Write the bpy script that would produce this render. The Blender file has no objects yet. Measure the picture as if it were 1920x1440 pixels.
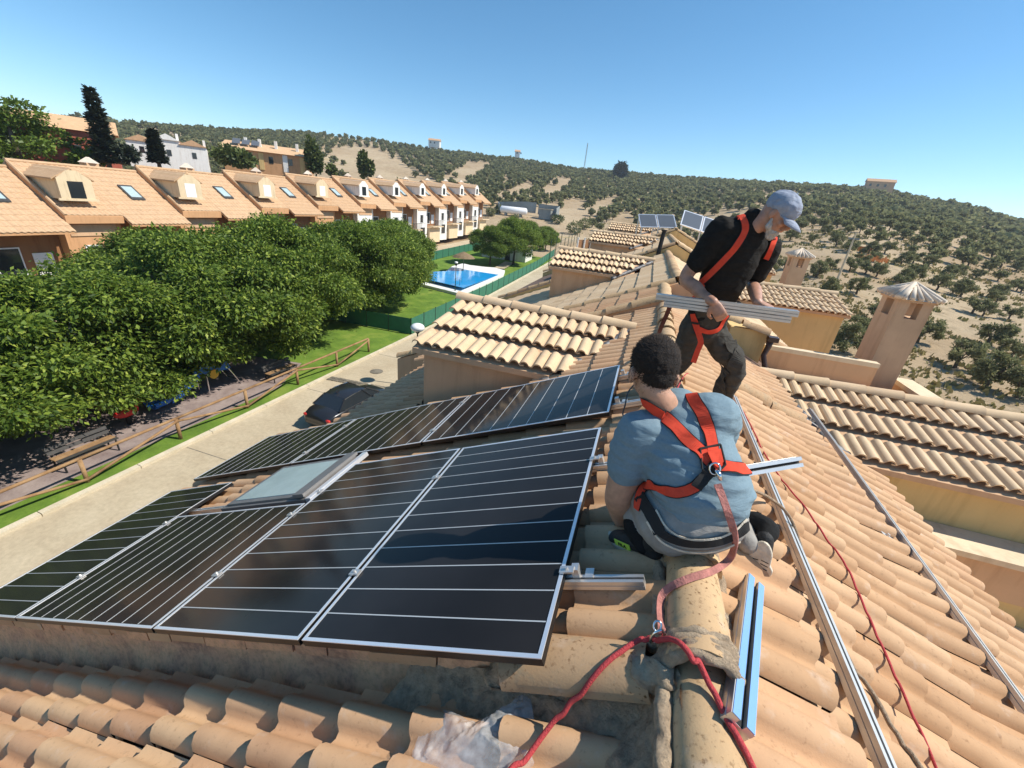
import bpy, bmesh, math, random
import numpy as np
from mathutils import Vector, Matrix, noise
from mathutils.bvhtree import BVHTree
random.seed(7)
SC = bpy.context.scene
COL = SC.collection
# ------------------------------------------------------------ camera
F = 770.73
WM = np.array([[0.94675546, 0.30676501, 0.09772061],
               [0.20884561, -0.35417098, -0.91156263],
               [-0.24502572, 0.88343542, -0.39937984]])
u_, _, v_ = np.linalg.svd(WM)
WM = u_ @ v_
cd = bpy.data.cameras.new('camera'); cam = bpy.data.objects.new('camera', cd); COL.objects.link(cam)
cd.sensor_width = 36.0; cd.lens = F / 1920 * 36.0; cd.clip_start = 0.05; cd.clip_end = 9000
cam.matrix_world = Matrix([[WM[0][i], -WM[1][i], -WM[2][i], 0] for i in range(3)] + [[0, 0, 0, 1]])
SC.camera = cam
# ------------------------------------------------------------ light
EL = math.radians(50); AZ = math.atan2(0.97, 0.22)          # azimuth from +Y towards +X
SUN = Vector((math.sin(AZ) * math.cos(EL), math.cos(AZ) * math.cos(EL), math.sin(EL)))
world = bpy.data.worlds.new('World'); SC.world = world; world.use_nodes = True
wn = world.node_tree.nodes; wl = world.node_tree.links
sky = wn.new('ShaderNodeTexSky'); sky.sky_type = 'NISHITA'; sky.sun_disc = False
sky.sun_elevation = EL; sky.sun_rotation = AZ; sky.altitude = 700; sky.air_density = 0.85; sky.dust_density = 0.0; sky.ozone_density = 1.6
hs_ = wn.new('ShaderNodeHueSaturation'); hs_.inputs['Saturation'].default_value = 1.22; hs_.inputs['Hue'].default_value = 0.489; hs_.inputs['Value'].default_value = 1.04; wl.new(sky.outputs[0], hs_.inputs['Color']); wl.new(hs_.outputs[0], wn['Background'].inputs[0]); wn['Background'].inputs[1].default_value = 0.132
sd = bpy.data.lights.new('sun', 'SUN'); so = bpy.data.objects.new('sun', sd); COL.objects.link(so)
sd.energy = 4.9; sd.angle = math.radians(0.5); sd.color = (1.0, 0.94, 0.84)
so.rotation_euler = SUN.to_track_quat('Z', 'Y').to_euler()
SC.view_settings.view_transform = 'Standard'; SC.view_settings.look = 'None'
SC.view_settings.exposure = 0.36; SC.view_settings.gamma = 1.0; SC.view_settings.use_curve_mapping = False

# ------------------------------------------------------------ pixel rays -> real 3D points
def ray(p):
    d = WM.T @ np.array([p[0] - 960.0, p[1] - 720.0, F]); return Vector(d / np.linalg.norm(d))
def proj(P):
    d = WM @ np.array(P); 
    if d[2] < 0.02: return (-9999., -9999.)
    return d[0] / d[2] * F + 960, d[1] / d[2] * F + 720
def dist_px(P): 
    return F / max((WM @ np.array(P))[2], 0.05)
def hit(p, n, d):
    r = ray(p); return r * (d / r.dot(n))
def onX(p, x): return hit(p, Vector((1, 0, 0)), x)
def onY(p, y): return hit(p, Vector((0, 1, 0)), y)
def onZ(p, z): return hit(p, Vector((0, 0, 1)), z)
SL = math.radians(24.45); TS = math.tan(SL)
RX, RZ = 0.443, -1.314                      # our ridge line (x, z)
NL = Vector((-math.sin(SL), 0, math.cos(SL))); NR = Vector((math.sin(SL), 0, math.cos(SL)))
DL = NL.dot(Vector((RX, 0, RZ))); DR = NR.dot(Vector((RX, 0, RZ)))
def onL(p, o=0): return hit(p, NL, DL + o)
def onR(p, o=0): return hit(p, NR, DR + o)

# ------------------------------------------------------------ materials
def nt(name):
    m = bpy.data.materials.new(name); m.use_nodes = True
    n = m.node_tree.nodes; l = m.node_tree.links; b = n['Principled BSDF']
    return m, n, l, b
def coord(n, l, scale, kind='Object', gen=None):
    t = n.new('ShaderNodeTexCoord'); mp = n.new('ShaderNodeMapping')
    l.new(t.outputs[kind], mp.inputs[0])
    mp.inputs['Scale'].default_value = scale if isinstance(scale, (tuple, list)) else (scale,) * 3
    return mp
def noise_n(n, l, scale, detail=4, rough=0.55, src=None, dist=0):
    t = n.new('ShaderNodeTexNoise'); t.inputs['Scale'].default_value = scale
    t.inputs['Detail'].default_value = detail; t.inputs['Roughness'].default_value = rough
    t.inputs['Distortion'].default_value = dist
    if src: l.new(src, t.inputs['Vector'])
    return t
def ramp(n, l, src, stops):
    r = n.new('ShaderNodeValToRGB'); e = r.color_ramp.elements
    while len(e) < len(stops): e.new(0.5)
    for i, (p, c) in enumerate(stops):
        e[i].position = p; e[i].color = (c[0], c[1], c[2], 1) if not isinstance(c, float) else (c, c, c, 1)
    l.new(src, r.inputs[0]); return r
def mix(n, l, a, b, fac, mode='MIX'):
    m = n.new('ShaderNodeMix'); m.data_type = 'RGBA'; m.blend_type = mode
    for s, v in ((6, a), (7, b), (0, fac)):
        if hasattr(v, 'links') or hasattr(v, 'is_linked'): l.new(v, m.inputs[s])
        elif isinstance(v, (int, float)): m.inputs[s].default_value = v if s == 0 else (v, v, v, 1)
        else: m.inputs[s].default_value = (v[0], v[1], v[2], 1)
    return m.outputs[2]
def bump(n, l, b, h, strength=0.3, dist=0.02):
    k = n.new('ShaderNodeBump'); k.inputs['Strength'].default_value = strength; k.inputs['Distance'].default_value = dist
    l.new(h, k.inputs['Height']); l.new(k.outputs[0], b.inputs['Normal'])
GEO = 'geo'
def pos(n, l):
    g = n.new('ShaderNodeNewGeometry'); return g.outputs['Position']
def simple(name, col, rough=0.6, metal=0, var=0.0, vs=8, bmp=0, bs=60, spec=0.5, coat=0):
    m, n, l, b = nt(name)
    b.inputs['Base Color'].default_value = (*col, 1); b.inputs['Roughness'].default_value = rough
    b.inputs['Metallic'].default_value = metal; b.inputs['Specular IOR Level'].default_value = spec
    b.inputs['Coat Weight'].default_value = coat
    if var:
        t = noise_n(n, l, vs, 5, 0.6, pos(n, l))
        r = ramp(n, l, t.outputs[0], [(0.3, 1 - var), (0.7, 1 + var * 0.6)])
        o = mix(n, l, col, r.outputs[0], 1.0, 'MULTIPLY'); l.new(o, b.inputs['Base Color'])
    if bmp:
        t = noise_n(n, l, bs, 4, 0.6, pos(n, l)); bump(n, l, b, t.outputs[0], bmp, 0.01)
    return m
def tile_mat(name, c1, c2, c3, spots=0.5, rough=0.85, scale=1.0, pits=0.0):
    m, n, l, b = nt(name)
    oi = n.new('ShaderNodeObjectInfo'); at = n.new('ShaderNodeAttribute'); at.attribute_name = 'rnd'
    ad = n.new('ShaderNodeMath'); ad.operation = 'ADD'; l.new(oi.outputs['Random'], ad.inputs[0]); l.new(at.outputs['Fac'], ad.inputs[1])
    fr = n.new('ShaderNodeMath'); fr.operation = 'FRACT'; l.new(ad.outputs[0], fr.inputs[0])
    r0 = ramp(n, l, fr.outputs[0], [(0.0, c1), (0.5, c2), (1.0, c3)])
    P = pos(n, l)
    t1 = noise_n(n, l, 3.0 * scale, 5, 0.6, P); r1 = ramp(n, l, t1.outputs[0], [(0.3, (0.88, 0.85, 0.82)), (0.65, (1.06, 1.05, 1.02))])
    o = mix(n, l, r0.outputs[0], r1.outputs[0], 1.0, 'MULTIPLY')
    t2 = noise_n(n, l, 34.0 * scale, 6, 0.7, P); r2 = ramp(n, l, t2.outputs[0], [(0.30, (0.5, 0.44, 0.38)), (0.42, (1, 1, 1)), (0.72, (1.06, 1.05, 1.02))])
    o = mix(n, l, o, r2.outputs[0], spots, 'MULTIPLY')
    t4 = noise_n(n, l, 9.0 * scale, 4, 0.6, P); r4 = ramp(n, l, t4.outputs[0], [(0.60, 0.0), (0.72, 0.35)])
    o = mix(n, l, o, (0.62, 0.50, 0.40), r4.outputs[0])
    if pits:
        tp = noise_n(n, l, 62.0, 3, 0.5, P); rp = ramp(n, l, tp.outputs[0], [(0.33, (0.34, 0.27, 0.20)), (0.40, (1, 1, 1))]); tq = noise_n(n, l, 5.0, 4, 0.6, P); rq = ramp(n, l, tq.outputs[0], [(0.42, 0.15), (0.6, 1.0)])
        tr_ = n.new('ShaderNodeMath'); tr_.operation = 'MULTIPLY'; l.new(rq.outputs[0], tr_.inputs[0]); tr_.inputs[1].default_value = pits; o = mix(n, l, o, rp.outputs[0], tr_.outputs[0], 'MULTIPLY')
        tg = noise_n(n, l, 11.0, 5, 0.65, P); rg_ = ramp(n, l, tg.outputs[0], [(0.55, 0.0), (0.68, 0.6)]); o = mix(n, l, o, (0.30, 0.25, 0.17), rg_.outputs[0])
    l.new(o, b.inputs['Base Color']); b.inputs['Roughness'].default_value = rough; b.inputs['Specular IOR Level'].default_value = 0.25
    t3 = noise_n(n, l, 120 * scale, 4, 0.6, P); bump(n, l, b, t3.outputs[0], 0.25, 0.004)
    return m
M = {}
M['tile'] = tile_mat('clay_tile', (0.46, 0.275, 0.15), (0.57, 0.375, 0.225), (0.53, 0.32, 0.185), 0.6)
M['tile_fg'] = tile_mat('clay_tile_red', (0.58, 0.355, 0.205), (0.64, 0.43, 0.255), (0.52, 0.30, 0.175), 0.5)
M['tile_pale'] = tile_mat('clay_tile_pale', (0.62, 0.46, 0.29), (0.66, 0.50, 0.33), (0.58, 0.415, 0.26), 0.3)
M['tile_far'] = tile_mat('clay_tile_across', (0.50, 0.335, 0.20), (0.54, 0.365, 0.225), (0.47, 0.305, 0.18), 0.25)
M['cap'] = tile_mat('ridge_cap_clay', (0.50, 0.34, 0.19), (0.54, 0.38, 0.22), (0.42, 0.27, 0.16), 1.0, pits=1.0)
M['tile_white'] = tile_mat('chimney_cap_tile', (0.60, 0.52, 0.44), (0.66, 0.58, 0.49), (0.55, 0.46, 0.38), 0.8)
M['gap'] = simple('tile_gap_shade', (0.035, 0.018, 0.012), 0.95, var=0.3)  # near-black tail faces paint in the shade of openings under lifted tiles
M['deck'] = simple('roof_underlay', (0.16, 0.10, 0.07), 0.95, var=0.3)
def mortar_mat():
    m, n, l, b = nt('cement_mortar'); P = pos(n, l)
    t = noise_n(n, l, 22, 8, 0.7, P); r = ramp(n, l, t.outputs[0], [(0.28, (0.26, 0.19, 0.13)), (0.5, (0.52, 0.39, 0.26)), (0.72, (0.70, 0.54, 0.36))])
    l.new(r.outputs[0], b.inputs['Base Color']); b.inputs['Roughness'].default_value = 0.95
    t = noise_n(n, l, 70, 6, 0.75, P); bump(n, l, b, t.outputs[0], 1.0, 0.02); return m
M['mortar'] = mortar_mat()
def render_mat():
    # plastered step wall: ochre patches, grey cement, dark damp stains with their own shapes
    m, n, l, b = nt('stained_plaster'); P = pos(n, l)
    t = noise_n(n, l, 3.2, 7, 0.65, P, 0.6); r = ramp(n, l, t.outputs[0], [(0.28, (0.32, 0.18, 0.12)), (0.42, (0.66, 0.37, 0.22)), (0.58, (0.80, 0.47, 0.26)), (0.75, (0.70, 0.42, 0.29))])
    t2 = noise_n(n, l, 30, 6, 0.7, P); r2 = ramp(n, l, t2.outputs[0], [(0.3, 0.62), (0.55, 1.05)])
    o = mix(n, l, r.outputs[0], r2.outputs[0], 0.8, 'MULTIPLY')
    l.new(o, b.inputs['Base Color']); b.inputs['Roughness'].default_value = 0.95
    bump(n, l, b, t2.outputs[0], 0.6, 0.015); return m
M['plaster'] = render_mat()
def stucco(name, col, v=0.10):
    m, n, l, b = nt(name); P = pos(n, l)
    t = noise_n(n, l, 1.3, 6, 0.6, P); r = ramp(n, l, t.outputs[0], [(0.3, 1 - v), (0.7, 1 + v * 0.5)])
    o = mix(n, l, col, r.outputs[0], 1.0, 'MULTIPLY')
    mp = n.new('ShaderNodeMapping'); l.new(P, mp.inputs[0]); mp.inputs['Scale'].default_value = (5, 5, .55)
    ts = noise_n(n, l, 1.0, 6, 0.65, mp.outputs[0]); rs_ = ramp(n, l, ts.outputs[0], [(0.50, (1, 1, 1)), (0.72, (0.80, 0.77, 0.74))])
    o = mix(n, l, o, rs_.outputs[0], 1.0, 'MULTIPLY')
    l.new(o, b.inputs['Base Color']); b.inputs['Roughness'].default_value = 0.92; b.inputs['Specular IOR Level'].default_value = 0.2
    t = noise_n(n, l, 90, 4, 0.6, P); bump(n, l, b, t.outputs[0], 0.35, 0.006); return m
M['tan'] = stucco('tan_stucco', (0.62, 0.40, 0.24)); M['yellow'] = stucco('ochre_yellow_stucco', (0.70, 0.49, 0.22))
M['cream'] = stucco('cream_stucco', (0.72, 0.56, 0.36)); M['white'] = stucco('white_stucco', (0.80, 0.77, 0.72), 0.05)
M['peach'] = stucco('orange_tan_stucco', (0.58, 0.32, 0.16)); M['redwall'] = stucco('dusty_red_stucco', (0.48, 0.14, 0.10))
M['brown'] = stucco('brown_stucco', (0.30, 0.15, 0.07)); M['coping'] = stucco('pale_coping', (0.72, 0.58, 0.40))
M['pinkch'] = stucco('chimney_stucco', (0.56, 0.385, 0.25), 0.15)
M['alu'] = simple('brushed_aluminium', (0.66, 0.64, 0.61), 0.38, 0.75, var=0.06, vs=30)
M['alu_frame'] = simple('panel_edge_aluminium', (0.85, 0.86, 0.88), 0.35, 0.6)
M['blackframe'] = simple('black_anodised', (0.012, 0.012, 0.013), 0.4, 0.3)
def pv_mat():
    m, n, l, b = nt('solar_cell_glass')
    P = pos(n, l); t = noise_n(n, l, 1.7, 3, 0.5, P); r = ramp(n, l, t.outputs[0], [(0.3, (0.016, 0.016, 0.017)), (0.7, (0.026, 0.025, 0.026))])
    l.new(r.outputs[0], b.inputs['Base Color']); b.inputs['Roughness'].default_value = 0.11
    b.inputs['Specular IOR Level'].default_value = 0.10
    t = noise_n(n, l, 2.3, 2, 0.5, P); bump(n, l, b, t.outputs[0], 0.03, 0.02)
    return m
M['pv'] = pv_mat()
M['pvline'] = simple('busbar_silver', (0.62, 0.62, 0.60), 0.4, 0.3)
M['glass'] = simple('window_glass', (0.02, 0.025, 0.03), 0.08, 0, spec=0.8)
M['skyglass'] = simple('skylight_glass', (0.42, 0.52, 0.52), 0.15, 0.0, spec=0.9, var=0.1, vs=5)
M['shutter'] = simple('white_shutter', (0.80, 0.80, 0.78), 0.5)
M['darkmetal'] = simple('dark_grey_flashing', (0.09, 0.085, 0.08), 0.45, 0.4, var=0.2)
M['frame_grey'] = simple('grey_window_frame', (0.20, 0.19, 0.18), 0.5, 0.3, var=0.15)
M['lead'] = simple('lead_flashing', (0.13, 0.13, 0.135), 0.55, 0.3, var=0.35, vs=14, bmp=0.6, bs=18)
M['gutter'] = simple('brown_gutter', (0.055, 0.028, 0.02), 0.4, 0.1)
M['terra'] = simple('terracotta_skirting', (0.32, 0.12, 0.055), 0.8, var=0.2)
def asphalt_like(name, stops, sc, bsc=40, bstr=0.3, rough=0.95):
    m, n, l, b = nt(name); P = pos(n, l)
    t = noise_n(n, l, sc, 8, 0.62, P, 0.3); r = ramp(n, l, t.outputs[0], stops)
    t2 = noise_n(n, l, sc * 14, 5, 0.7, P); r2 = ramp(n, l, t2.outputs[0], [(0.3, 0.84), (0.7, 1.08)])
    o = mix(n, l, r.outputs[0], r2.outputs[0], 1.0, 'MULTIPLY')
    l.new(o, b.inputs['Base Color']); b.inputs['Roughness'].default_value = rough; b.inputs['Specular IOR Level'].default_value = 0.2
    t3 = noise_n(n, l, bsc, 5, 0.7, P); bump(n, l, b, t3.outputs[0], bstr, 0.02); return m
M['road'] = asphalt_like('pale_concrete_street', [(0.3, (0.42, 0.34, 0.23)), (0.55, (0.49, 0.41, 0.285)), (0.75, (0.54, 0.455, 0.33))], 0.5)
M['kerb'] = asphalt_like('kerb_stone', [(0.3, (0.48, 0.42, 0.30)), (0.7, (0.64, 0.56, 0.42))], 2)
M['cobble'] = asphalt_like('drain_cobbles', [(0.3, (0.10, 0.09, 0.07)), (0.7, (0.26, 0.23, 0.18))], 3)
def dirt_mat():
    m, n, l, b = nt('dry_orchard_soil'); P = pos(n, l)
    t = noise_n(n, l, 0.035, 7, 0.6, P, 0.4)
    r = ramp(n, l, t.outputs[0], [(0.30, (0.34, 0.245, 0.145)), (0.47, (0.40, 0.30, 0.19)), (0.60, (0.46, 0.36, 0.235)), (0.74, (0.38, 0.29, 0.13))])
    t2 = noise_n(n, l, 0.6, 8, 0.7, P); r2 = ramp(n, l, t2.outputs[0], [(0.28, (0.62, 0.60, 0.56)), (0.5, (1, 1, 1)), (0.8, (1.1, 1.08, 1.05))])
    o = mix(n, l, r.outputs[0], r2.outputs[0], 1.0, 'MULTIPLY')
    l.new(o, b.inputs['Base Color']); b.inputs['Roughness'].default_value = 1.0; b.inputs['Specular IOR Level'].default_value = 0.1
    t3 = noise_n(n, l, 1.5, 8, 0.75, P); bump(n, l, b, t3.outputs[0], 0.7, 0.25); return m
M['dirt'] = dirt_mat()
M['grass'] = asphalt_like('lawn', [(0.3, (0.085, 0.15, 0.022)), (0.5, (0.13, 0.22, 0.03)), (0.66, (0.20, 0.27, 0.045)), (0.8, (0.34, 0.30, 0.09))], 0.9, 30, 0.9)
M['gravel'] = asphalt_like('playground_gravel', [(0.3, (0.20, 0.15, 0.14)), (0.7, (0.36, 0.29, 0.26))], 1.5, 20, 0.6)
M['wood'] = asphalt_like('fence_timber', [(0.3, (0.22, 0.12, 0.055)), (0.7, (0.42, 0.27, 0.14))], 2.2, 30, 0.5)
M['bark'] = asphalt_like('bark', [(0.3, (0.07, 0.055, 0.04)), (0.7, (0.16, 0.125, 0.09))], 4, 20, 0.9)
def leaf_mat(name, stops, trans=0.35, rough=0.5):
    m, n, l, b = nt(name)
    at = n.new('ShaderNodeAttribute'); at.attribute_name = 'rnd'
    oi = n.new('ShaderNodeObjectInfo')
    r = ramp(n, l, at.outputs['Fac'], stops)
    v = ramp(n, l, oi.outputs['Random'], [(0.0, (0.86, 0.88, 0.82)), (1.0, (1.12, 1.10, 1.05))])
    o = mix(n, l, r.outputs[0], v.outputs[0], 1.0, 'MULTIPLY')
    l.new(o, b.inputs['Base Color']); b.inputs['Roughness'].default_value = rough; b.inputs['Specular IOR Level'].default_value = 0.3
    if trans:
        tr = n.new('ShaderNodeBsdfTranslucent'); l.new(o, tr.inputs[0]); ms = n.new('ShaderNodeMixShader'); ms.inputs[0].default_value = trans
        l.new(b.outputs[0], ms.inputs[1]); l.new(tr.outputs[0], ms.inputs[2]); l.new(ms.outputs[0], n['Material Output'].inputs[0])
    return m
M['leaf'] = leaf_mat('broad_leaves', [(0.0, (0.035, 0.07, 0.012)), (0.42, (0.12, 0.19, 0.028)), (0.72, (0.25, 0.33, 0.045)), (1.0, (0.44, 0.50, 0.095))])
M['olive'] = leaf_mat('olive_foliage', [(0.0, (0.13, 0.135, 0.06)), (0.5, (0.22, 0.225, 0.105)), (1.0, (0.33, 0.33, 0.17))], 0.4, 0.95)
M['pine'] = leaf_mat('pine_foliage', [(0.0, (0.05, 0.085, 0.015)), (0.5, (0.11, 0.17, 0.025)), (1.0, (0.20, 0.26, 0.04))], 0.25)
M['conifer'] = leaf_mat('dark_conifer_foliage', [(0.0, (0.018, 0.026, 0.02)), (1.0, (0.06, 0.075, 0.045))], 0.1)
M['shrub'] = leaf_mat('shrub_foliage', [(0.0, (0.05, 0.075, 0.02)), (1.0, (0.16, 0.19, 0.06))], 0.2)
M['water'] = simple('pool_water', (0.015, 0.36, 0.78), 0.06, 0, var=0.12, vs=0.7, bmp=0.25, bs=3)
M['poolrim'] = simple('white_pool_rim', (0.75, 0.74, 0.70), 0.7)
M['greenscreen'] = simple('green_screen_mesh', (0.03, 0.15, 0.085), 0.8, var=0.15, vs=3)
M['greenmetal'] = simple('green_metal_post', (0.012, 0.05, 0.03), 0.5)
M['carpaint'] = simple('dark_grey_car_paint', (0.030, 0.031, 0.036), 0.28, 0.4, coat=0.6)
M['carpaint2'] = simple('green_car_paint', (0.10, 0.32, 0.25), 0.3, 0.2, coat=0.6)
M['rubber'] = simple('rubber', (0.012, 0.012, 0.012), 0.8)
M['chrome'] = simple('chrome_trim', (0.75, 0.75, 0.76), 0.15, 1.0)
M['blueplastic'] = simple('blue_plastic', (0.015, 0.16, 0.62), 0.35)
M['redplastic'] = simple('red_plastic', (0.62, 0.03, 0.025), 0.4)
M['yellowplastic'] = simple('yellow_plastic', (0.75, 0.42, 0.04), 0.4)
M['orangemesh'] = simple('orange_barrier', (0.80, 0.24, 0.05), 0.6)
M['globe'] = simple('white_globe', (0.82, 0.82, 0.80), 0.25)
M['tank'] = simple('white_steel_tank', (0.80, 0.80, 0.80), 0.35)
M['greywall'] = simple('grey_concrete_wall', (0.26, 0.28, 0.27), 0.9, var=0.2, vs=0.8)
M['thatch'] = simple('straw_thatch', (0.22, 0.15, 0.08), 0.95, var=0.3)
M['panelgrey'] = simple('solar_thermal_glass', (0.12, 0.13, 0.145), 0.2, 0.0, spec=0.6)

# ------------------------------------------------------------ object helpers
def tag(o, label=None, cat=None, group=None, kind=None):
    if label: o['label'] = label
    if cat: o['category'] = cat
    if group: o['group'] = group
    if kind: o['kind'] = kind
    return o
def empty(name, loc=(0, 0, 0), label=None, cat=None, group=None, rz=0):
    o = bpy.data.objects.new(name, None); COL.objects.link(o); o.location = loc; o.rotation_euler = (0, 0, rz)
    o.empty_display_size = 0.2
    return tag(o, label, cat, group)
def link(name, me, parent=None, mw=None):
    o = bpy.data.objects.new(name, me); COL.objects.link(o)
    if parent: o.parent = parent
    if mw is not None: o.matrix_basis = mw
    return o
class MB:
    def __init__(s): s.v = []; s.f = []; s.m = []; s.sm = []; s.mi = 0; s.smooth = False; s.r = []; s.rv = 0.0
    def add(s, vs, fs):
        b = len(s.v); s.v += [tuple(x) for x in vs]; s.r += [s.rv] * len(vs)
        for f in fs: s.f.append(tuple(i + b for i in f)); s.m.append(s.mi); s.sm.append(s.smooth)
        return s
    def box(s, lo, hi):
        x0, y0, z0 = lo; x1, y1, z1 = hi
        return s.add([(x0, y0, z0), (x1, y0, z0), (x1, y1, z0), (x0, y1, z0), (x0, y0, z1), (x1, y0, z1), (x1, y1, z1), (x0, y1, z1)],
                     [(0, 3, 2, 1), (4, 5, 6, 7), (0, 1, 5, 4), (1, 2, 6, 5), (2, 3, 7, 6), (3, 0, 4, 7)])
    def obox(s, O, a, b, c):
        O, a, b, c = map(Vector, (O, a, b, c))
        if a.cross(b).dot(c) < 0: a, b = b, a
        P = [O, O + a, O + a + b, O + b]; Q = [p + c for p in P]
        return s.add(P + Q, [(0, 3, 2, 1), (4, 5, 6, 7), (0, 1, 5, 4), (1, 2, 6, 5), (2, 3, 7, 6), (3, 0, 4, 7)])
    def prism(s, pts, d):
        d = Vector(d); P = [Vector(p) for p in pts]; n = len(P)
        nr = Vector((0, 0, 0))
        for i in range(n): nr += P[i].cross(P[(i + 1) % n])
        if nr.dot(d) < 0: P.reverse()
        Q = [p + d for p in P]
        return s.add(P + Q, [tuple(range(n - 1, -1, -1)), tuple(range(n, 2 * n))] + [(i, (i + 1) % n, (i + 1) % n + n, i + n) for i in range(n)])
    def tube(s, pts, r, n=8, caps=True, flat=None):
        P = [Vector(p) for p in pts]; k = len(P); rs = r if isinstance(r, (list, tuple)) else [r] * k
        b = len(s.v); up = Vector((0, 0, 1)); prev = None
        vs = []
        for i in range(k):
            t = (P[min(i + 1, k - 1)] - P[max(i - 1, 0)])
            if t.length < 1e-9: t = Vector((0, 0, 1))
            t.normalize()
            if prev is None:
                a = t.cross(up)
                if a.length < 1e-3: a = t.cross(Vector((1, 0, 0)))
                a.normalize()
            else:
                a = prev - t * prev.dot(t)
                a.normalize()
            prev = a; c = t.cross(a)
            for j in range(n):
                an = 2 * math.pi * j / n
                vs.append(P[i] + (a * math.cos(an) + c * math.sin(an)) * rs[i])
        fs = [(i * n + j, i * n + (j + 1) % n, (i + 1) * n + (j + 1) % n, (i + 1) * n + j) for i in range(k - 1) for j in range(n)]
        if caps: fs += [tuple(range(n - 1, -1, -1)), tuple((k - 1) * n + j for j in range(n))]
        return s.add(vs, fs)
    def sphere(s, c, r, n=12, m=8, sc=(1, 1, 1)):
        c = Vector(c); vs = [c + Vector((0, 0, r * sc[2]))]
        for i in range(1, m):
            th = math.pi * i / m
            for j in range(n):
                ph = 2 * math.pi * j / n
                vs.append(c + Vector((r * sc[0] * math.sin(th) * math.cos(ph), r * sc[1] * math.sin(th) * math.sin(ph), r * sc[2] * math.cos(th))))
        vs.append(c - Vector((0, 0, r * sc[2]))); L = len(vs) - 1
        fs = [(0, 1 + j, 1 + (j + 1) % n) for j in range(n)]
        for i in range(m - 2):
            for j in range(n):
                a = 1 + i * n; fs.append((a + j, a + n + j, a + n + (j + 1) % n, a + (j + 1) % n))
        a = 1 + (m - 2) * n
        fs += [(L, a + (j + 1) % n, a + j) for j in range(n)]
        return s.add(vs, fs)
    def mesh(s, name, mats):
        me = bpy.data.meshes.new(name); me.from_pydata(s.v, [], s.f)
        for m in (mats if isinstance(mats, (list, tuple)) else [mats]): me.materials.append(M[m] if isinstance(m, str) else m)
        me.polygons.foreach_set('material_index', s.m); me.polygons.foreach_set('use_smooth', s.sm)
        if any(s.r):
            a = me.attributes.new('rnd', 'FLOAT', 'POINT'); a.data.foreach_set('value', s.r)
        me.update(); return me
    def build(s, name, mats, parent=None, mw=None): return link(name, s.mesh(name, mats), parent, mw)
def np_mesh(name, V, Fq, mat, rnd=None, smooth=False):
    me = bpy.data.meshes.new(name); nv = len(V); nf = len(Fq); k = Fq.shape[1]
    me.vertices.add(nv); me.vertices.foreach_set('co', np.asarray(V, dtype=np.float32).ravel())
    me.loops.add(nf * k); me.loops.foreach_set('vertex_index', Fq.astype(np.int32).ravel())
    me.polygons.add(nf); me.polygons.foreach_set('loop_start', (np.arange(nf) * k).astype(np.int32))
    me.polygons.foreach_set('use_smooth', np.full(nf, smooth))
    me.materials.append(M[mat] if isinstance(mat, str) else mat)
    if rnd is not None:
        a = me.attributes.new('rnd', 'FLOAT', 'POINT'); a.data.foreach_set('value', np.asarray(rnd, dtype=np.float32))
    me.update(calc_edges=True); me.validate(); return me
def copy_tree(o, parent=None):
    c = o.copy(); COL.objects.link(c)
    if parent: c.parent = parent
    for ch in list(o.children): copy_tree(ch, c)
    return c
HAZE = 0.00035
# ============================================================ TERRAIN
def base_z(Y):
    t = max(0.0, Y - 28.0); t = min(t, 110.0)
    return -9.6 + 0.035 * (t * t / (t + 6.0) if t > 0 else 0)
SKY = [(0, 224), (90, 222), (160, 220), (260, 236), (400, 245), (600, 253), (700, 265), (800, 282), (960, 300), (1080, 320), (1190, 329),
       (1310, 339), (1400, 344), (1530, 352), (1640, 360), (1730, 378), (1800, 390), (1920, 424)]
SK = []
for p in SKY:
    r = ray(p); SK.append((math.degrees(math.atan2(r.x, r.y)), r.z / math.hypot(r.x, r.y)))
SK = [(-180, 0.03), (-100, 0.03)] + SK + [(50, 0.015), (90, 0.0), (180, 0.02)]
SKA = np.array([a for a, _ in SK]); SKE = np.array([e for _, e in SK])
R0A = np.array([-180, -60, -40, -6, 4, 11, 20, 60, 180]); R0V = np.array([60, 120, 125, 130, 110, 48, 30, 30, 40])
RKA = np.array([-180, -66, -50, -20, 0, 20, 35, 180]); RKV = np.array([300, 420, 400, 400, 390, 340, 300, 300])
def ground(X, Y, nz=True):
    r = math.hypot(X, Y)
    if r < 1: return -9.6
    a = math.degrees(math.atan2(X, Y)); e = float(np.interp(a, SKA, SKE)); r0 = float(np.interp(a, R0A, R0V)); rk = float(np.interp(a, RKA, RKV))
    b = base_z(Y)
    if r <= r0: return b
    Hk = rk * e; bk = base_z(Y / r * r0)
    if r < rk:
        s = (r - r0) / (rk - r0); z = bk + (Hk - bk) * (s ** 1.04)
        if nz: z += 1.6 * math.sin(math.pi * min(s * 1.0, 1)) * noise.noise(Vector((X * .022, Y * .022, 3.1)))
        return max(z, b - 2)
    return max(Hk - (r - rk) * 0.07, -40)
def G(p, dz=0.0):
    r = ray(p); t = 3.0; pt = 0.0
    while t < 900:
        q = r * t
        if q.z < ground(q.x, q.y) + dz:
            lo, hi = pt, t
            for _ in range(18):
                m = (lo + hi) / 2; q = r * m
                if q.z < ground(q.x, q.y) + dz: hi = m
                else: lo = m
            q = r * hi; return Vector((q.x, q.y, ground(q.x, q.y) + dz))
        pt = t; t += 0.4 + t * 0.01
    return r * 390
azs = list(np.arange(-72, 48.01, 0.8)); azs += list(np.arange(52, 284, 6.0))
rs = [0.0, 8, 16, 24, 30, 36, 42, 50, 58, 66, 76, 86, 96, 106, 116, 126, 138, 150, 165, 180, 195, 210, 225, 240, 255, 270, 285, 300, 315, 330, 345, 360, 375, 390, 400, 410, 420, 440, 480, 560, 700, 1000, 1600, 3000]
V = []; Fc = []; na = len(azs)
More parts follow.
